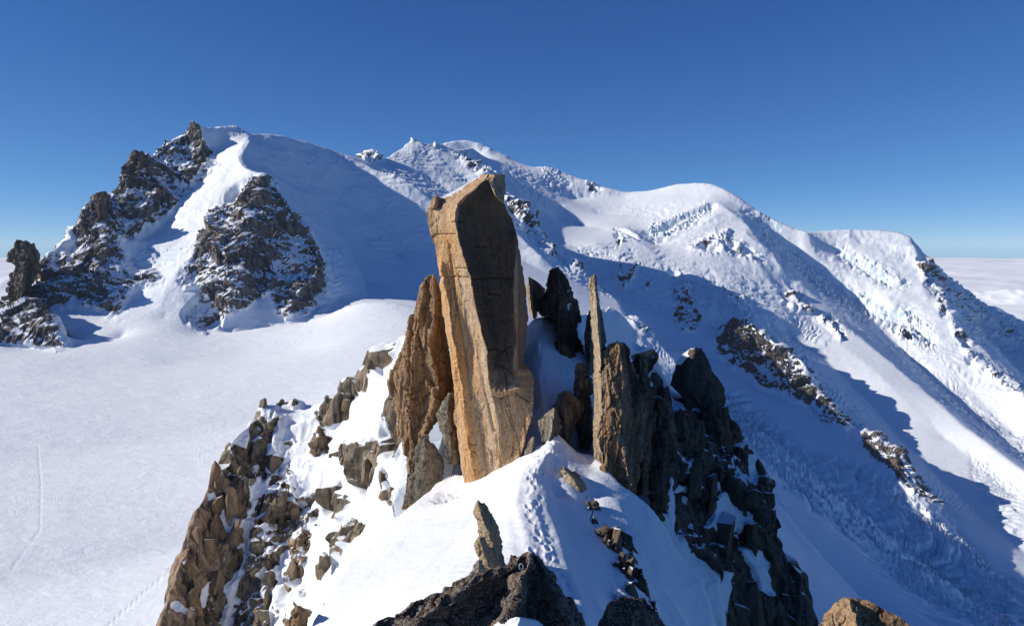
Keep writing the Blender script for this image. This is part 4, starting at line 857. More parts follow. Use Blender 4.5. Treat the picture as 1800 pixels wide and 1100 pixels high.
knob = relief('rock_knob', [(766, 345, 1.5), (760, 348, 1.4), (757, 356, 1.3), (756, 366, 1.3)], [(770, 345, 1.6), (775, 349, 1.5), (773, 357, 1.3), (768, 366, 1.2)], 31.0, 1.0, M_brown, [[(766, 348, 1.1), (764, 362, 1.0)]], 1.2, (.05, .4), .02, seed=131, parent=pillar)

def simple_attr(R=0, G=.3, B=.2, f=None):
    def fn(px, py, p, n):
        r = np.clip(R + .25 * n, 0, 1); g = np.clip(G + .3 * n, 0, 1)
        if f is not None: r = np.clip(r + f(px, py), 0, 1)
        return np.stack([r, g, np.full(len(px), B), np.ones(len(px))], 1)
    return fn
# --- brown spire left of it
spire = relief('rock_spire',
    [(757, 483, .6), (749, 488, .7), (738, 510, .9), (728, 540, 1.0), (716, 588, 1.1), (706, 618, 1.2), (694, 640, 1.3), (685, 668, 1.3), (688, 700, 1.3), (696, 730, 1.2), (703, 762, 1.1), (712, 792, 1.0), (716, 830, .9), (710, 870, .8), (706, 895, .8)],
    [(763, 483, .6), (769, 500, .8), (777, 522, 1.0), (783, 560, 1.4), (790, 600, 1.7), (796, 640, 1.8), (799, 690, 1.8), (790, 720, 1.5), (768, 744, 1.0), (750, 762, .8), (742, 800, .6), (732, 850, .5), (724, 895, .5)],
    36.0, 6.0, M_brown,
    [[(760, 488, .2), (766, 530, .1), (762, 566, .1), (754, 600, -.1), (762, 636, -.2), (772, 680, -.1), (764, 716, -.1), (744, 764, .0), (734, 830, .1), (722, 880, .2)], [(738, 540, .45), (722, 640, .3), (718, 720, .3), (726, 790, .3)], [(758, 606, .3), (770, 640, .55), (782, 690, .9)], [(770, 560, .9), (780, 610, 1.4)]],
    1.4, (.20, 1.0), .06, (.7, .7, 3.4), 140, simple_attr(.05, .55, .1), crack=.10, cuts=rand_cuts(4, 34, [(757, 483), (728, 540), (685, 668), (703, 762), (706, 895)], [(763, 483), (783, 560), (796, 640), (768, 744), (724, 895)], 500, 850, (-.15, .1), (25, 90)))
tag(spire, 'pointed brown fractured rock spire leaning just left of the tall pillar', 'rock spire')
# --- slabs behind, right of the pillar
s1 = relief('rock_slab', [(928, 487, .2), (925, 500, .3), (926, 520, .3), (929, 548, .3), (936, 560, .3)], [(931, 487, .4), (942, 494, 1.0), (951, 501, 1.3), (959, 510, 1.5), (956, 526, 1.4), (946, 541, 1.0), (942, 560, .9)], 42.0, 2.0, M_tan, [[(930, 489, -.2), (934, 510, -.3), (936, 530, -.3), (940, 556, -.2)]], 1.2, (.06, .6), .04, seed=150, attr=simple_attr(.05, .3, .2, lambda x, y: .55 * smooth01(x, 933, 938)))  # shade painted in right of the sunlit strip, through the crust channel
tag(s1, 'small tan rock block with sunlit edge, wedged against the pillar above the snow gully', 'rock')
s2 = relief('rock_slab', [(972, 474, .5), (967, 480, .8), (961, 496, 1.0), (960, 508, 1.1), (948, 525, 1.4), (943, 540, 1.5), (945, 552, 1.5), (969, 556, .9), (975, 580, .8), (979, 620, .7), (981, 668, .5), (986, 684, .4), (996, 700, .4)],
    [(978, 472, .5), (986, 478, .6), (997, 490, .9), (1005, 512, 1.2), (1014, 530, 1.4), (1017, 546, 1.5), (1017, 566, 1.5), (1011, 576, 1.4), (1017, 596, 1.4), (1026, 612, 1.5), (1027, 640, 1.5), (1023, 666, 1.3), (1012, 688, 1.0), (1006, 700, .9)], 38.5, 3.5, M_dark,
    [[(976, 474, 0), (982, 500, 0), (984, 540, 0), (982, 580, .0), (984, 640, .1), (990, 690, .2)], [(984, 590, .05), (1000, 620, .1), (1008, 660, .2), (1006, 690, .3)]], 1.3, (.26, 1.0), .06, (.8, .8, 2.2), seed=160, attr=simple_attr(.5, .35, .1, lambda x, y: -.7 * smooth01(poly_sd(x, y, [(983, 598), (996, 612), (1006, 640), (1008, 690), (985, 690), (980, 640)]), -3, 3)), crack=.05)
tag(s2, 'large dark upright rock fin in shade behind the snow gully', 'rock fin')
sp = relief('snow_patch', [(998, 510, .95), (995, 524, .8), (998, 540, .9)], [(1001, 510, 1.0), (1006, 525, 1.15), (1003, 546, 1.1)], 38.42, .4, M_snow, (), 1.0, seed=162, parent=s2, smooth=True)
s3 = relief('rock_slab', [(1037, 547, .5), (1031, 564, .6), (1028, 592, .7), (1030, 650, .7), (1035, 690, .6), (1038, 735, .6)], [(1041, 546, .5), (1046, 600, .9), (1050, 740, 1.0)], 38.4, 1.6, M_grey, [[(1038, 560, .2), (1037, 640, .2), (1041, 720, .2)]], 1.4, (.08, .8), .03, seed=165, attr=simple_attr(.2, .1, .1))
tag(s3, 'narrow grey slab in shade just behind the thin rock needle', 'rock slab')
needle = relief('rock_needle', [(1042, 484, .3), (1037, 489, .4), (1035, 505, .45), (1037, 545, .5), (1040, 580, .55), (1043, 620, .6), (1044, 680, .6), (1044, 740, .6), (1043, 778, .6), (1048, 830, .6)],
    [(1046, 482.5, .3), (1050, 490, .4), (1051, 512, .5), (1053, 532, .6), (1057, 556, .7), (1060, 572, .8), (1063, 590, .9), (1066, 640, .8), (1066, 720, .6), (1064, 830, .5)], 29.7, 1.4, M_tan,
    [[(1045, 486, .1), (1047, 510, .0), (1049, 545, .0), (1052, 580, .0), (1055, 620, -.05), (1057, 680, -.1), (1058, 740, -.1), (1057, 795, -.05)]], 1.3, (.06, .7), .04, (.8, .8, 2.4), seed=170, attr=simple_attr(.08, .35, .35, lambda x, y: .5 * smooth01(x - np.interp(y, [480, 560, 640, 800], [1050, 1053, 1059, 1064]), -1, 2)), crack=.03)  # right side's shade is painted into the colour beside the lit edge
tag(needle, 'thin curved rock needle with a bright sunlit left edge', 'rock needle')
slab = relief('rock_slab', [(1082, 604, .9), (1066, 610, .8), (1056, 622, .6), (1054, 660, .4), (1055, 720, .3), (1052, 770, .2), (1056, 800, .3), (1060, 830, .4), (1066, 860, .6), (1070, 900, .8)],
    [(1094, 604, 1.0), (1106, 614, 1.2), (1112, 640, 1.4), (1124, 668, 1.7), (1138, 682, 2.0), (1142, 700, 2.1), (1138, 735, 2.1), (1126, 765, 1.9), (1122, 800, 1.8), (1121, 850, 1.6), (1118, 900, 1.5)], 29.2, 3.0, M_brown,
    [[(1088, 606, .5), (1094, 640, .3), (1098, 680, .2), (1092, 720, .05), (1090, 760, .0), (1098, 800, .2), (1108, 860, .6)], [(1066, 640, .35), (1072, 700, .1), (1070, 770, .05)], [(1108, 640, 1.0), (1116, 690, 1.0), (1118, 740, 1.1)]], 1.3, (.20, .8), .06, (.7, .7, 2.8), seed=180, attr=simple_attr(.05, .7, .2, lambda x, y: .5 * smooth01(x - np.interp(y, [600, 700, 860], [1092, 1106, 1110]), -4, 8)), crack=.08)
tag(slab, 'rough rusty brown slab beside the needle, lower half in shade', 'rock slab')
# --- dark bedrock columns that tie the slabs to the shaded crag
def column(label, left, right, r0, thick, crease, seed, mat=None, cr=.2):
    o = relief('rock_column', left, right, r0, thick, mat or M_dark, crease, 1.5, (.30, 1.0), .07, (.7, .7, 2.4), seed, simple_attr(cr, .3, .1), 18, crack=.10)
    return tag(o, label, 'rock column', kind='thing')
column('dark jagged rock column right behind the rusty brown slab', [(1120, 626, .6), (1112, 645, .6), (1108, 690, .6), (1112, 740, .5), (1116, 800, .5), (1120, 870, .5)], [(1128, 626, .7), (1140, 655, 1.0), (1150, 690, 1.2), (1152, 740, 1.2), (1146, 800, 1.1), (1142, 870, 1.0)], 31.6, 3.0, [[(1124, 632, .2), (1130, 690, .0), (1130, 760, .0), (1130, 860, .1)]], 400)
column('brown-black stepped column between the rusty slab and the shaded crag', [(1158, 704, .6), (1146, 725, .6), (1142, 770, .6), (1146, 830, .5), (1152, 900, .5)], [(1168, 702, .7), (1184, 722, 1.0), (1190, 760, 1.2), (1184, 810, 1.1), (1176, 860, 1.0), (1172, 900, 1.0)], 33.6, 3.0, [[(1162, 708, .2), (1166, 760, .0), (1162, 880, .1)]], 405)
column('shaded grey rib of rock between the dark fin and the thin needle', [(1020, 640, .6), (1010, 665, .6), (1006, 700, .6), (1010, 740, .6), (1016, 790, .5)], [(1030, 640, .7), (1038, 670, .9), (1040, 720, 1.0), (1040, 760, 1.0), (1036, 790, .9)], 33.4, 2.0, [[(1024, 648, .2), (1022, 700, .05), (1026, 780, .1)]], 410, M_grey, .3)
column('dark overhanging block below the perched snow-capped boulder', [(1186, 728, .8), (1176, 742, .8), (1180, 780, .8), (1186, 815, .7)], [(1214, 722, .9), (1234, 742, 1.2), (1240, 770, 1.4), (1226, 815, 1.3)], 41.2, 3.0, [[(1200, 732, .3), (1206, 770, .0), (1206, 808, .2)]], 415)
column('rough dark rock step under the right edge of the perched boulder', [(1244, 716, .8), (1232, 730, .8), (1236, 770, .8), (1240, 800, .7)], [(1268, 712, 1.0), (1290, 738, 1.4), (1306, 768, 1.8), (1300, 800, 1.8)], 44.0, 3.0, [[(1256, 722, .3), (1266, 760, .0), (1268, 794, .2)]], 420)
# --- boulders on the crest
def boulder(label, left, right, r0, thick, mat, creases, seed, block=(.10, .8), fine=.05, attr=None, step=1.6, name='boulder', cat='boulder', crack=.03, group=None):
    o = relief(name, left, right, r0, thick, mat, creases, step, block, fine, (1, 1, 1.2), seed, attr or simple_attr(.1, .2, .2), 20, crack=crack)
    return tag(o, label, cat, group)
boulder('dark grey angular boulder at the top of the path below the rock fin', [(994, 688, .5), (984, 696, .6), (968, 714, .7), (966, 730, .7), (972, 760, .6), (980, 790, .5)], [(998, 688, .6), (1012, 698, .9), (1026, 712, 1.2), (1024, 728, 1.2), (1012, 744, 1.1), (1004, 762, 1.0), (1000, 790, .9)], 31.6, 1.4, M_grey, [[(996, 690, .3), (988, 712, .0), (992, 740, .0), (996, 780, .1)]], 200, attr=simple_attr(.35, .1, .1))
boulder('pale grey block with sunlit left face at the top of the path', [(972, 717, .5), (958, 728, .6), (948, 740, .7), (950, 758, .6), (954, 784, .5), (956, 800, .5)], [(976, 717, .5), (982, 735, .6), (985, 756, .7), (976, 770, .6), (966, 786, .5), (964, 800, .5)], 30.0, 1.0, M_grey, [[(974, 720, .3), (972, 740, .0), (970, 760, .0), (962, 785, .1)]], 205, attr=simple_attr(-.1, .1, .5))
boulder('small upright stone half buried in snow beside the pillar foot', [(936, 767, .2), (928, 775, .25), (924, 792, .25), (920, 812, .2)], [(939, 767, .2), (941, 780, .3), (938, 800, .3), (932, 816, .3)], 30.0, .6, M_grey, [[(937, 770, .05), (934, 800, .0)]], 210, block=(.05, .5))
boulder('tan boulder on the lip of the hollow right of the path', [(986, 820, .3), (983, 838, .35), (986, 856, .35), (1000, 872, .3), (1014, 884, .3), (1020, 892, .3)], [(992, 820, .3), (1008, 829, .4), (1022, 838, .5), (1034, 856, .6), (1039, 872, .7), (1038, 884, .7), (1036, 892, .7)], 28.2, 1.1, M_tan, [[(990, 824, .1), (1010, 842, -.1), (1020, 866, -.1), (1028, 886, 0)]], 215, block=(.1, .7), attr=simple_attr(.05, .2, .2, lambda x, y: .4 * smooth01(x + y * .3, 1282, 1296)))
boulder('leaning tan slab standing in the snow in front of the pillar', [(838, 879, .4), (831, 893, .45), (838, 920, .4), (844, 944, .35), (852, 965, .3), (860, 1000, .3)], [(843, 879, .4), (854, 888, .45), (870, 914, .5), (882, 946, .6), (884, 968, .6), (891, 992, .6), (890, 1006, .6)], 19.6, .7, M_tan, [[(840, 882, .25), (846, 905, .1), (858, 935, .05), (868, 965, .0), (876, 1000, .1)], [(858, 905, .25), (872, 945, .25)]], 220, block=(.06, .6), attr=simple_attr(.02, .3, .3), name='rock_slab', cat='rock slab')
boulder('weathered block propped against the leaning tan slab', [(840, 944, .3), (835, 955, .3), (838, 975, .3), (842, 1000, .2), (846, 1020, .2)], [(848, 944, .3), (858, 960, .35), (872, 980, .45), (880, 1002, .5), (880, 1020, .5)], 18.8, .6, M_tan, [[(843, 948, .12), (850, 970, .0), (862, 1000, .05)]], 225, block=(.06, .5), attr=simple_attr(.12, .2, .3))
boulder('pale stone at the base of the leaning slab, behind the lichen boulder', [(838, 984, .2), (831, 992, .25), (827, 1010, .2), (826, 1030, .2)], [(846, 984, .2), (852, 996, .3), (856, 1015, .35), (856, 1030, .35)], 18.0, .5, M_grey, [[(841, 988, .05), (842, 1015, 0)]], 230, block=(.05, .4), attr=simple_attr(-.1, .1, .4))
boulder('small dark stone between the leaning slab and the lichen boulder', [(900, 976, .2), (894, 983, .2), (892, 996, .2)], [(906, 976, .2), (912, 983, .3), (912, 996, .3)], 15.0, .4, M_dark, [[(902, 980, .05), (903, 992, .05)]], 235, block=(.04, .3), attr=simple_attr(.5, .1, .1))
fb = boulder('large dark brown lichen-covered boulder in the foreground with a metal ring', [(928, 972, .9), (914, 977, .9), (902, 988, .9), (890, 997, .9), (856, 1004, .95), (832, 1008, 1.0), (806, 1017, 1.0), (778, 1038, .95), (746, 1051, .9), (722, 1059, .8), (706, 1074, .7), (690, 1084, .65), (664, 1089, .6), (655, 1100, .5), (640, 1130, .4), (630, 1180, .3)],
    [(936, 972, .9), (948, 981, .95), (957, 992, 1.0), (974, 1010, 1.05), (985, 1030, 1.0), (1004, 1054, 1.0), (1018, 1080, 1.0), (1028, 1102, .9), (1040, 1140, .8), (1050, 1180, .7)], 11.2, 1.6, M_lichen,
    [[(932, 975, .7), (925, 1000, .35), (915, 1030, .1), (900, 1070, -.1), (880, 1110, -.2), (870, 1170, -.3)], [(850, 1012, .6), (800, 1045, .35), (750, 1080, .2), (720, 1110, .1)], [(960, 1005, .7), (980, 1050, .5), (1000, 1100, .35)]], 240, block=(.13, .65), fine=.05, attr=simple_attr(.1, .35, .05), step=1.3, crack=.03)
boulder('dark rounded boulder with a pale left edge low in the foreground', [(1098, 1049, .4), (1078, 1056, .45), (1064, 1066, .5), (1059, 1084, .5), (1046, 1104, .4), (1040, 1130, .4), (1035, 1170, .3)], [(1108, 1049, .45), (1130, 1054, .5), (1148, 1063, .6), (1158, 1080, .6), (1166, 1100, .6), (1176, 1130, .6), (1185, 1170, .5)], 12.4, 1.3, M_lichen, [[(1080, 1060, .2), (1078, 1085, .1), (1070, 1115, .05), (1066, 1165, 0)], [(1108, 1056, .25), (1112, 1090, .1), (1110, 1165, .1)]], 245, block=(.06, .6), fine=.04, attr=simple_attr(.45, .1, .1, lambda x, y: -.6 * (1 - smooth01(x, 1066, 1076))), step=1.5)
boulder('orange-brown mossy boulder at the lower edge, over the shaded icefall', [(1488, 1053, .5), (1470, 1060, .5), (1452, 1074, .5), (1436, 1094, .45), (1424, 1118, .4), (1410, 1160, .3)], [(1498, 1052, .5), (1530, 1059, .55), (1560, 1071, .6), (1586, 1087, .6), (1606, 1106, .6), (1640, 1160, .6)], 12.0, 1.4, M_brown, [[(1490, 1056, .35), (1500, 1080, .1), (1510, 1110, 0), (1520, 1155, 0)], [(1450, 1085, .3), (1470, 1120, .15)]], 250, block=(.07, .5), fine=.04, attr=simple_attr(.15, .5, .1), step=1.5)
boulder('small brown boulder on the edge of the sunny snow slope', [(520, 1064, .3), (509, 1078, .35), (503, 1098, .3), (500, 1125, .3)], [(528, 1065, .3), (544, 1076, .4), (542, 1096, .45), (536, 1125, .4)], 22.0, .9, M_brown, [[(524, 1068, .1), (526, 1090, 0), (522, 1118, .05)]], 255, block=(.07, .6), attr=simple_attr(.2, .4, .1))
cb = boulder('dark snow-capped boulder perched on top of the shaded crag', [(1212, 615, .9), (1197, 627, 1.0), (1188, 642, 1.1), (1181, 660, 1.2), (1176, 678, 1.2), (1190, 692, 1.1), (1212, 706, 1.0), (1232, 722, .9), (1240, 735, .9)], [(1230, 613, 1.0), (1241, 620, 1.2), (1250, 640, 1.5), (1256, 660, 1.7), (1270, 680, 2.0), (1275, 700, 2.1), (1270, 716, 2.0), (1266, 735, 1.9)], 45.6, 2.6, M_dark, [[(1222, 618, .5), (1212, 650, .2), (1216, 690, .1), (1240, 728, .3)], [(1240, 640, .8), (1246, 690, .6), (1256, 725, .9)]], 260, block=(.16, 1.2), fine=.07, attr=simple_attr(.4, .2, .1, lambda x, y: -.6 * (1 - smooth01(y - .12 * (x - 1200), 642, 652))))  # cast shadow painted in: colour darkens below a slanting line
relief('snow_cap', [(1214, 612.5, .9), (1200, 622, .9), (1192, 632, .9), (1188, 641, 1.0)], [(1230, 611.5, 1.1), (1228, 618, .7), (1208, 628, .55), (1198, 640, .75)], 45.5, 1.6, M_snow, (), 1.2, seed=262, parent=cb, smooth=True)
boulder('snow-dusted grey rock wedged between the brown spire and the pillar foot', [(788, 690, .8), (776, 706, .8), (766, 726, .8), (772, 750, .7), (780, 790, .6), (786, 815, .6)], [(796, 690, .8), (803, 710, 1.0), (806, 740, 1.0), (806, 780, .9), (808, 815, .8)], 33.6, 1.5, M_grey, [[(790, 696, .4), (786, 730, .2), (792, 790, .2)]], 275, attr=simple_attr(.05, .1, .2))
boulder('low brown rock below the brown spire at the edge of the sunny snow', [(742, 765, .6), (730, 785, .6), (724, 810, .6), (716, 850, .5), (708, 886, .5)], [(752, 765, .7), (770, 790, .9), (782, 820, 1.0), (776, 850, 1.0), (750, 886, .8)], 33.9, 1.5, M_grey, [[(748, 772, .3), (744, 810, .2), (732, 870, .2)]], 280, attr=simple_attr(.05, .3, .2))
for lb, l_, r_, rr0, sd in (
  ('dark angular rock at the top of the shaded rib, below the tan boulder', [(1042, 880, .3), (1030, 888, .3), (1032, 905, .3), (1044, 930, .3), (1050, 950, .3)], [(1048, 880, .3), (1064, 905, .5), (1078, 930, .6), (1076, 950, .6)], 27.2, 282),
  ('broad dark slabby rock in the middle of the shaded rib', [(1066, 926, .3), (1050, 936, .3), (1058, 960, .3), (1062, 985, .3), (1076, 1015, .3)], [(1084, 928, .4), (1108, 946, .8), (1124, 985, 1.0), (1122, 1015, .9)], 25.2, 284),
  ('lower dark rock of the shaded rib, just above the rounded foreground boulder', [(1088, 988, .3), (1072, 1000, .3), (1084, 1026, .3), (1092, 1060, .3), (1096, 1090, .3)], [(1112, 985, .4), (1128, 1000, .7), (1136, 1040, .8), (1150, 1070, .9), (1150, 1090, .9)], 23.4, 286)):
    cx = (l_[1][0] + r_[1][0]) / 2
    boulder(lb, l_, r_, rr0, .9, M_dark, [[(cx - 3, l_[0][1] + 4, .2), (cx, (l_[0][1] + l_[-1][1]) / 2, .05), (cx + 4, l_[-1][1] - 4, .1)]], sd, block=(.28, .9), attr=simple_attr(.1, .15, .1), name='rock')
# broken blocks on the crags: individual angular pieces of the same bedrock
M_blk = rock_material('crag_block_olive', (.30, .25, .175), (.21, .175, .12), (.09, .078, .06), .4, .35, snow=.20)
M_blb = rock_material('crag_block_brown', (.34, .235, .15), (.25, .165, .105), (.11, .078, .055), .3, .35, snow=.16)
M_bld = rock_material('crag_block_dark', (.13, .108, .082), (.085, .072, .058), (.035, .031, .028), .4, .35, snow=.2)
def block_mesh(seed, taper=(.15, .85)):
    rs = random.Random(seed); bm = bmesh.new(); pts = []
    for sx in (-1, 1):
        for sy in (-1, 1):
            for sz in (-1, 1):
                k = 1.0 if sz < 0 else rs.uniform(*taper)
                pts.append((sx * rs.uniform(.45, 1) * k, sy * rs.uniform(.45, 1) * k, sz * rs.uniform(.35, 1)))
    tx, ty = rs.uniform(-.5, .5), rs.uniform(-.5, .5)
    for _ in range(3): pts.append((tx + rs.uniform(-.45, .45), ty + rs.uniform(-.45, .45), rs.uniform(.8, 1.12)))
    for _ in range(7): pts.append((rs.uniform(-1, 1), rs.uniform(-1, 1), rs.uniform(-.9, .5)))
    for q in pts: bm.verts.new(q)
    bmesh.ops.convex_hull(bm, input=bm.verts[:]); bmesh.ops.delete(bm, geom=[v for v in bm.verts if not v.link_faces], context='VERTS')
    bmesh.ops.dissolve_limit(bm, angle_limit=.12, verts=bm.verts[:], edges=bm.edges[:])
    me = bpy.data.meshes.new('rock'); bm.to_mesh(me); bm.free()
    a = me.attributes.new('mask', 'FLOAT_COLOR', 'POINT')
    for d_ in a.data: d_.color = (rs.uniform(0, .3), .3, .1, 1)
    return me
def scatter(parent, mats, sel, n, smin, smax, seed, tall=(1.2, 2.6), taper=(.3, .9), tilt=.3, sink=.55):
    rs = random.Random(seed); idx = np.where(sel)[0]
    kinds = []
    for m in mats:
        for k in range(8):
            me = block_mesh(seed * 31 + k + len(kinds) * 7, taper); me.materials.append(m); kinds.append(me)
    taken = []
    for _ in range(n * 12):
        if len(taken) >= n: break
        i = idx[rs.randrange(len(idx))]; p = NEAR['p'][i]; s = smin * (smax / smin) ** (rs.random() ** 1.4)
        if any((p[0] - q[0]) ** 2 + (p[1] - q[1]) ** 2 + (p[2] - q[2]) ** 2 < (.75 * (s + q[3])) ** 2 for q in taken): continue
        taken.append((p[0], p[1], p[2], s))
        br = NEAR['tone'][i] > .4
        half = len(kinds) // 2 if len(mats) > 1 else 0
        o = bpy.data.objects.new('rock', rs.choice(kinds[half:] if (br and half) else (kinds[:half] if half else kinds))); COL.objects.link(o); o.parent = parent
        nn = NEAR['n'][i]; o.location = (p[0] - nn[0] * s * sink, p[1] - nn[1] * s * sink, p[2] - s * .5)
        o.scale = (s * rs.uniform(.6, 1.1), s * rs.uniform(.6, 1.0), s * rs.uniform(*tall)); o.rotation_euler = (rs.uniform(-tilt, tilt), rs.uniform(-tilt, tilt), rs.uniform(0, 6.28))
inner_l = NEAR['px'] > np.interp(NEAR['py'], [694, 740, 822, 882, 965, 1060, 1130], [492, 448, 384, 358, 332, 308, 296])
inner_r = NEAR['px'] < np.interp(NEAR['py'], [700, 778, 850, 905, 970, 1085, 1140], [1250, 1306, 1344, 1350, 1368, 1410, 1425])
inview = NEAR['vis'] & (NEAR['py'] < 1120) & (NEAR['py'] > 560) & inner_l & inner_r
scatter(CRAGS['rock_crag'], (M_blk, M_blb), inview & (NEAR['rock'] > .5) & (NEAR['px'] < 705) & (NEAR['r'] > 44) & (NEAR['r'] < 76) & (NEAR['tone'] < .8), 220, .22, .8, 3, (1.0, 2.0), (.5, .95), .25, .8)
scatter(CRAGS['rock_crag'], (M_blb,), inview & (NEAR['rock'] > .5) & (NEAR['px'] < 430) & (NEAR['px'] > np.interp(NEAR['py'], [822, 965, 1130], [398, 350, 318])) & (NEAR['r'] > 50) & (NEAR['r'] < 70) & (NEAR['tone'] > .8), 34, .6, 1.5, 6, (2.0, 3.6), (.7, .98), .1, .82)
scatter(CRAGS['shaded_crag'], (M_bld,), inview & (NEAR['rock'] > .5) & (NEAR['px'] > 1115) & (NEAR['r'] > 33.6) & (NEAR['r'] < 50), 120, .25, 1.0, 4, (1.1, 2.4), (.45, .95), .25, .7)
scatter(CRAGS['snow_ridge'], (M_bld,), inview & (NEAR['rock'] > .4) & (NEAR['px'] > 1020) & (NEAR['r'] < 33), 26, .15, .5, 5)
# metal ring of an anchor on the foreground boulder, snow left on it
bm = bmesh.new()
c0 = P(916, 994, 11.45); segs = 20
ringv = []
for i in range(segs):
    a = 2 * math.pi * i / segs; ring = []
    for j in range(8):
        b = 2 * math.pi * j / 8; rr_ = .045 + .010 * math.cos(b)
        ring.append(bm.verts.new((c0[0] + rr_ * math.cos(a) * .8, c0[1] - .03 + .010 * math.sin(b), c0[2] + rr_ * math.sin(a) * 1.15)))
    ringv.append(ring)
for i in range(segs):
    for j in range(8):
        if i % segs in (14,): continue
        bm.faces.new((ringv[i][j], ringv[(i + 1) % segs][j], ringv[(i + 1) % segs][(j + 1) % 8], ringv[i][(j + 1) % 8]))
me = bpy.data.meshes.new('anchor_ring'); bm.to_mesh(me); bm.free()
mm, tt, bb = nodes_for('steel'); bb.inputs['Base Color'].default_value = (.75, .75, .76, 1); bb.inputs['Roughness'].default_value = .35; bb.inputs['Metallic'].default_value = .6
me.materials.append(mm); ro = bpy.data.objects.new('anchor_ring', me); COL.objects.link(ro); tag(ro, 'small pale metal anchor ring fixed near the top of the lichen boulder', 'anchor ring')
lump = relief('snow_lump', [(905, 1084, .25), (880, 1089, .2), (866, 1099, .15), (850, 1120, .1)], [(920, 1084, .25), (944, 1089, .3), (955, 1099, .3), (965, 1120, .25)], 10.9, .8, M_snow, [[(910, 1086, .05), (910, 1115, -.25)]], 2.0, seed=270, smooth=True)
tag(lump, 'rounded lump of snow lying on the lichen boulder at the bottom', 'snow')
# far rock towers on the left skyline
def tower(label, left, right, r0, thick, creases, seed):
    o = relief('rock_tower', left, right, r0, thick, M_tower, creases, 1.2, (14, 45), 6, (.8, .8, 2.2), seed, simple_attr(.25, .1, .1), 14, crack=4)
    return tag(o, label, 'rock tower')
tower('isolated dark rock tower at the far left end of the rocky ridge', [(38, 425, 40), (25, 430, 50), (22, 450, 60), (20, 480, 50), (17, 515, 40), (14, 535, 30)], [(46, 426, 40), (60, 430, 50), (68, 442, 60), (71, 455, 70), (62, 475, 60), (55, 500, 50), (52, 535, 40)], 2240, 90, [[(42, 428, 10), (46, 450, 0), (40, 490, -10), (36, 530, -15)]], 300)
tower('blunt twin-topped rock tower midway up the left rocky ridge', [(172, 341, 30), (167, 345, 40), (163, 365, 40), (160, 395, 40), (150, 430, 30)], [(180, 339, 30), (186, 345, 40), (189, 365, 50), (196, 400, 50), (200, 430, 40)], 2440, 90, [[(177, 342, 0), (176, 380, -10), (174, 425, -20)]], 310)
tower('square-topped rock tower high on the left rocky ridge', [(240, 266, 30), (234, 270, 40), (230, 290, 40), (226, 310, 40), (222, 340, 30)], [(250, 266, 30), (260, 272, 40), (262, 290, 50), (266, 315, 50), (268, 340, 40)], 2620, 90, [[(245, 268, 0), (244, 300, -10), (243, 335, -20)]], 320)

# ------------------------------------------------------------------ sea of cloud far below
def cloud_sea():
    na, nr = 420, 260
    a = np.linspace(-60, 60, na) * math.pi / 180; A, T = np.meshgrid(a, np.linspace(0, 1, nr), indexing='ij')
    r0 = np.minimum(7400 / np.cos(A), 6800 / np.maximum(np.abs(np.sin(A)), 1e-3)); r = np.exp(np.log(r0) * (1 - T) + math.log(140000) * T)
    p = np.stack([r * np.sin(A), r * np.cos(A), 0 * r], -1).reshape(-1, 3)
    h = fbm(p, 9000, 5, .55, 60) * 150 + fbm(p, 2400, 4, .5, 61, (1, 1, 1), True) * 130 + fbm(p, 30000, 3, .5, 62, (2, 1, 1)) * 90
    p[:, 2] = -1060 + h - r.ravel() ** 2 / (2 * 6.371e6)
    m, t, b = nodes_for('cloud_top'); b.inputs['Base Color'].default_value = (.86, .87, .9, 1); b.inputs['Roughness'].default_value = 1
    b.inputs['Specular IOR Level'].default_value = 0
    o = new_mesh('clouds', p, grid_quads(na, nr).reshape(-1, 4), m); tag(o, 'flat sea of pale cloud stretching to the horizon', kind='stuff')
cloud_sea()

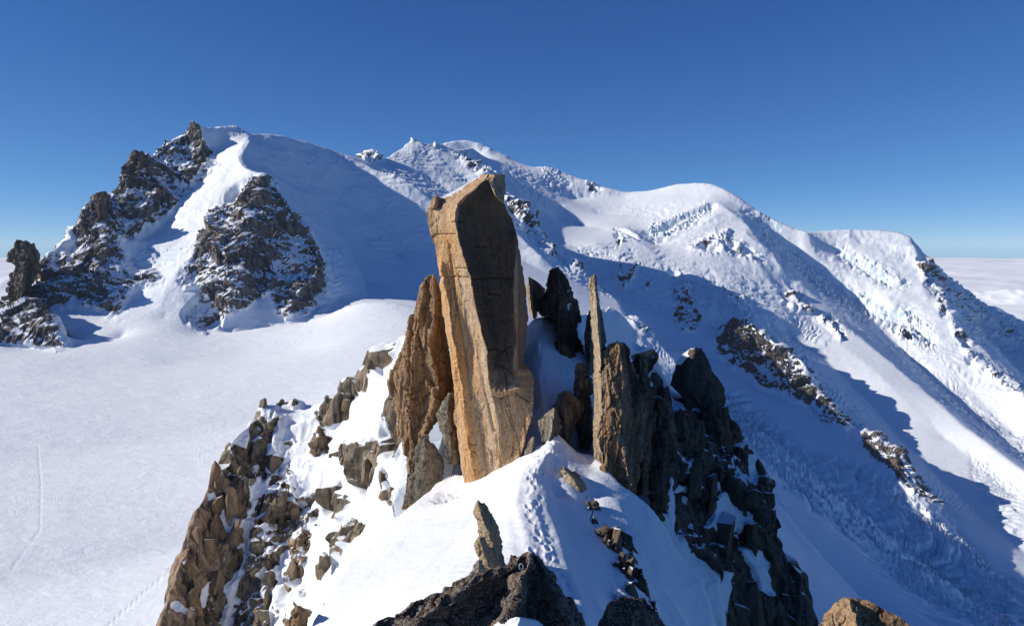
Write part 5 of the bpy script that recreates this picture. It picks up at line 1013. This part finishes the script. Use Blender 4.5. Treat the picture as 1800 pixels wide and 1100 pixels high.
# low snowy hills breaking through the cloud, far right and far left
def distant_hills(name, label, c, half, tops, seed):
    n, m = 160, 60; u = np.linspace(-1, 1, n); v = np.linspace(-1, 1, m); U, W = np.meshgrid(u, v, indexing='ij')
    d = np.array([c[1], -c[0]]) / math.hypot(*c[:2]); f = np.array([c[0], c[1]]) / math.hypot(*c[:2])
    p = np.zeros((n, m, 3)); p[..., 0] = c[0] + d[0] * U * half[0] + f[0] * W * half[1]; p[..., 1] = c[1] + d[1] * U * half[0] + f[1] * W * half[1]
    q = p.reshape(-1, 3)
    h = np.interp(U, tops[0], tops[1]) * np.clip(1 - np.abs(W), 0, 1) ** .8 + (fbm(q, half[1] * 1.2, 5, .55, seed, (1, 1, 1), True) - .5).reshape(n, m) * 260 * np.clip(1 - np.abs(W), 0, 1)
    p[..., 2] = -1230 + h
    a = np.zeros((n * m, 4), np.float32); a[:, 0] = np.clip(fbm(q, 900, 4, .6, seed + 1) * .5 + .12, 0, 1); a[:, 3] = 1
    o = new_mesh(name, p.reshape(-1, 3), grid_quads(n, m).reshape(-1, 4), M_far, a); tag(o, label, kind='structure')
b1 = P(1760, 520, 14500); distant_hills('distant_hills', 'low snowy hills rising through the cloud sea at the right edge', b1, (2900, 1200), ([-1, -.75, -.55, -.2, .1, .3, .6, 1], [0, 520, 400, 330, 380, 250, 330, 200]), 70)
b2 = P(-20, 500, 13000); distant_hills('distant_peaks', 'distant snowy peaks beyond the rock tower at the left edge', b2, (3000, 1500), ([-1, -.5, -.1, .2, .5, 1], [300, 700, 520, 760, 560, 200]), 80)

# clear mountain air with a trace of haze
def haze():
    x0, x1, y0, y1, z0, z1 = -6600, 6600, -800, 7300, -1900, 1150
    v = [(x, y, z) for x in (x0, x1) for y in (y0, y1) for z in (z0, z1)]
    f = [(0, 1, 3, 2), (4, 6, 7, 5), (0, 4, 5, 1), (2, 3, 7, 6), (0, 2, 6, 4), (1, 5, 7, 3)]
    m = bpy.data.materials.new('thin_haze'); m.use_nodes = True; t = m.node_tree; t.nodes.clear()
    o_ = t.nodes.new('ShaderNodeOutputMaterial'); pv = t.nodes.new('ShaderNodeVolumePrincipled')
    pv.inputs['Color'].default_value = (.62, .76, .96, 1); pv.inputs['Density'].default_value = HAZE; pv.inputs['Anisotropy'].default_value = 0.0
    t.links.new(pv.outputs[0], o_.inputs['Volume'])
    o = new_mesh('haze', np.array(v, float), f, m, smooth=False); tag(o, 'thin bluish mountain haze over the whole massif', kind='stuff')
HAZE = 1.2e-5
haze()
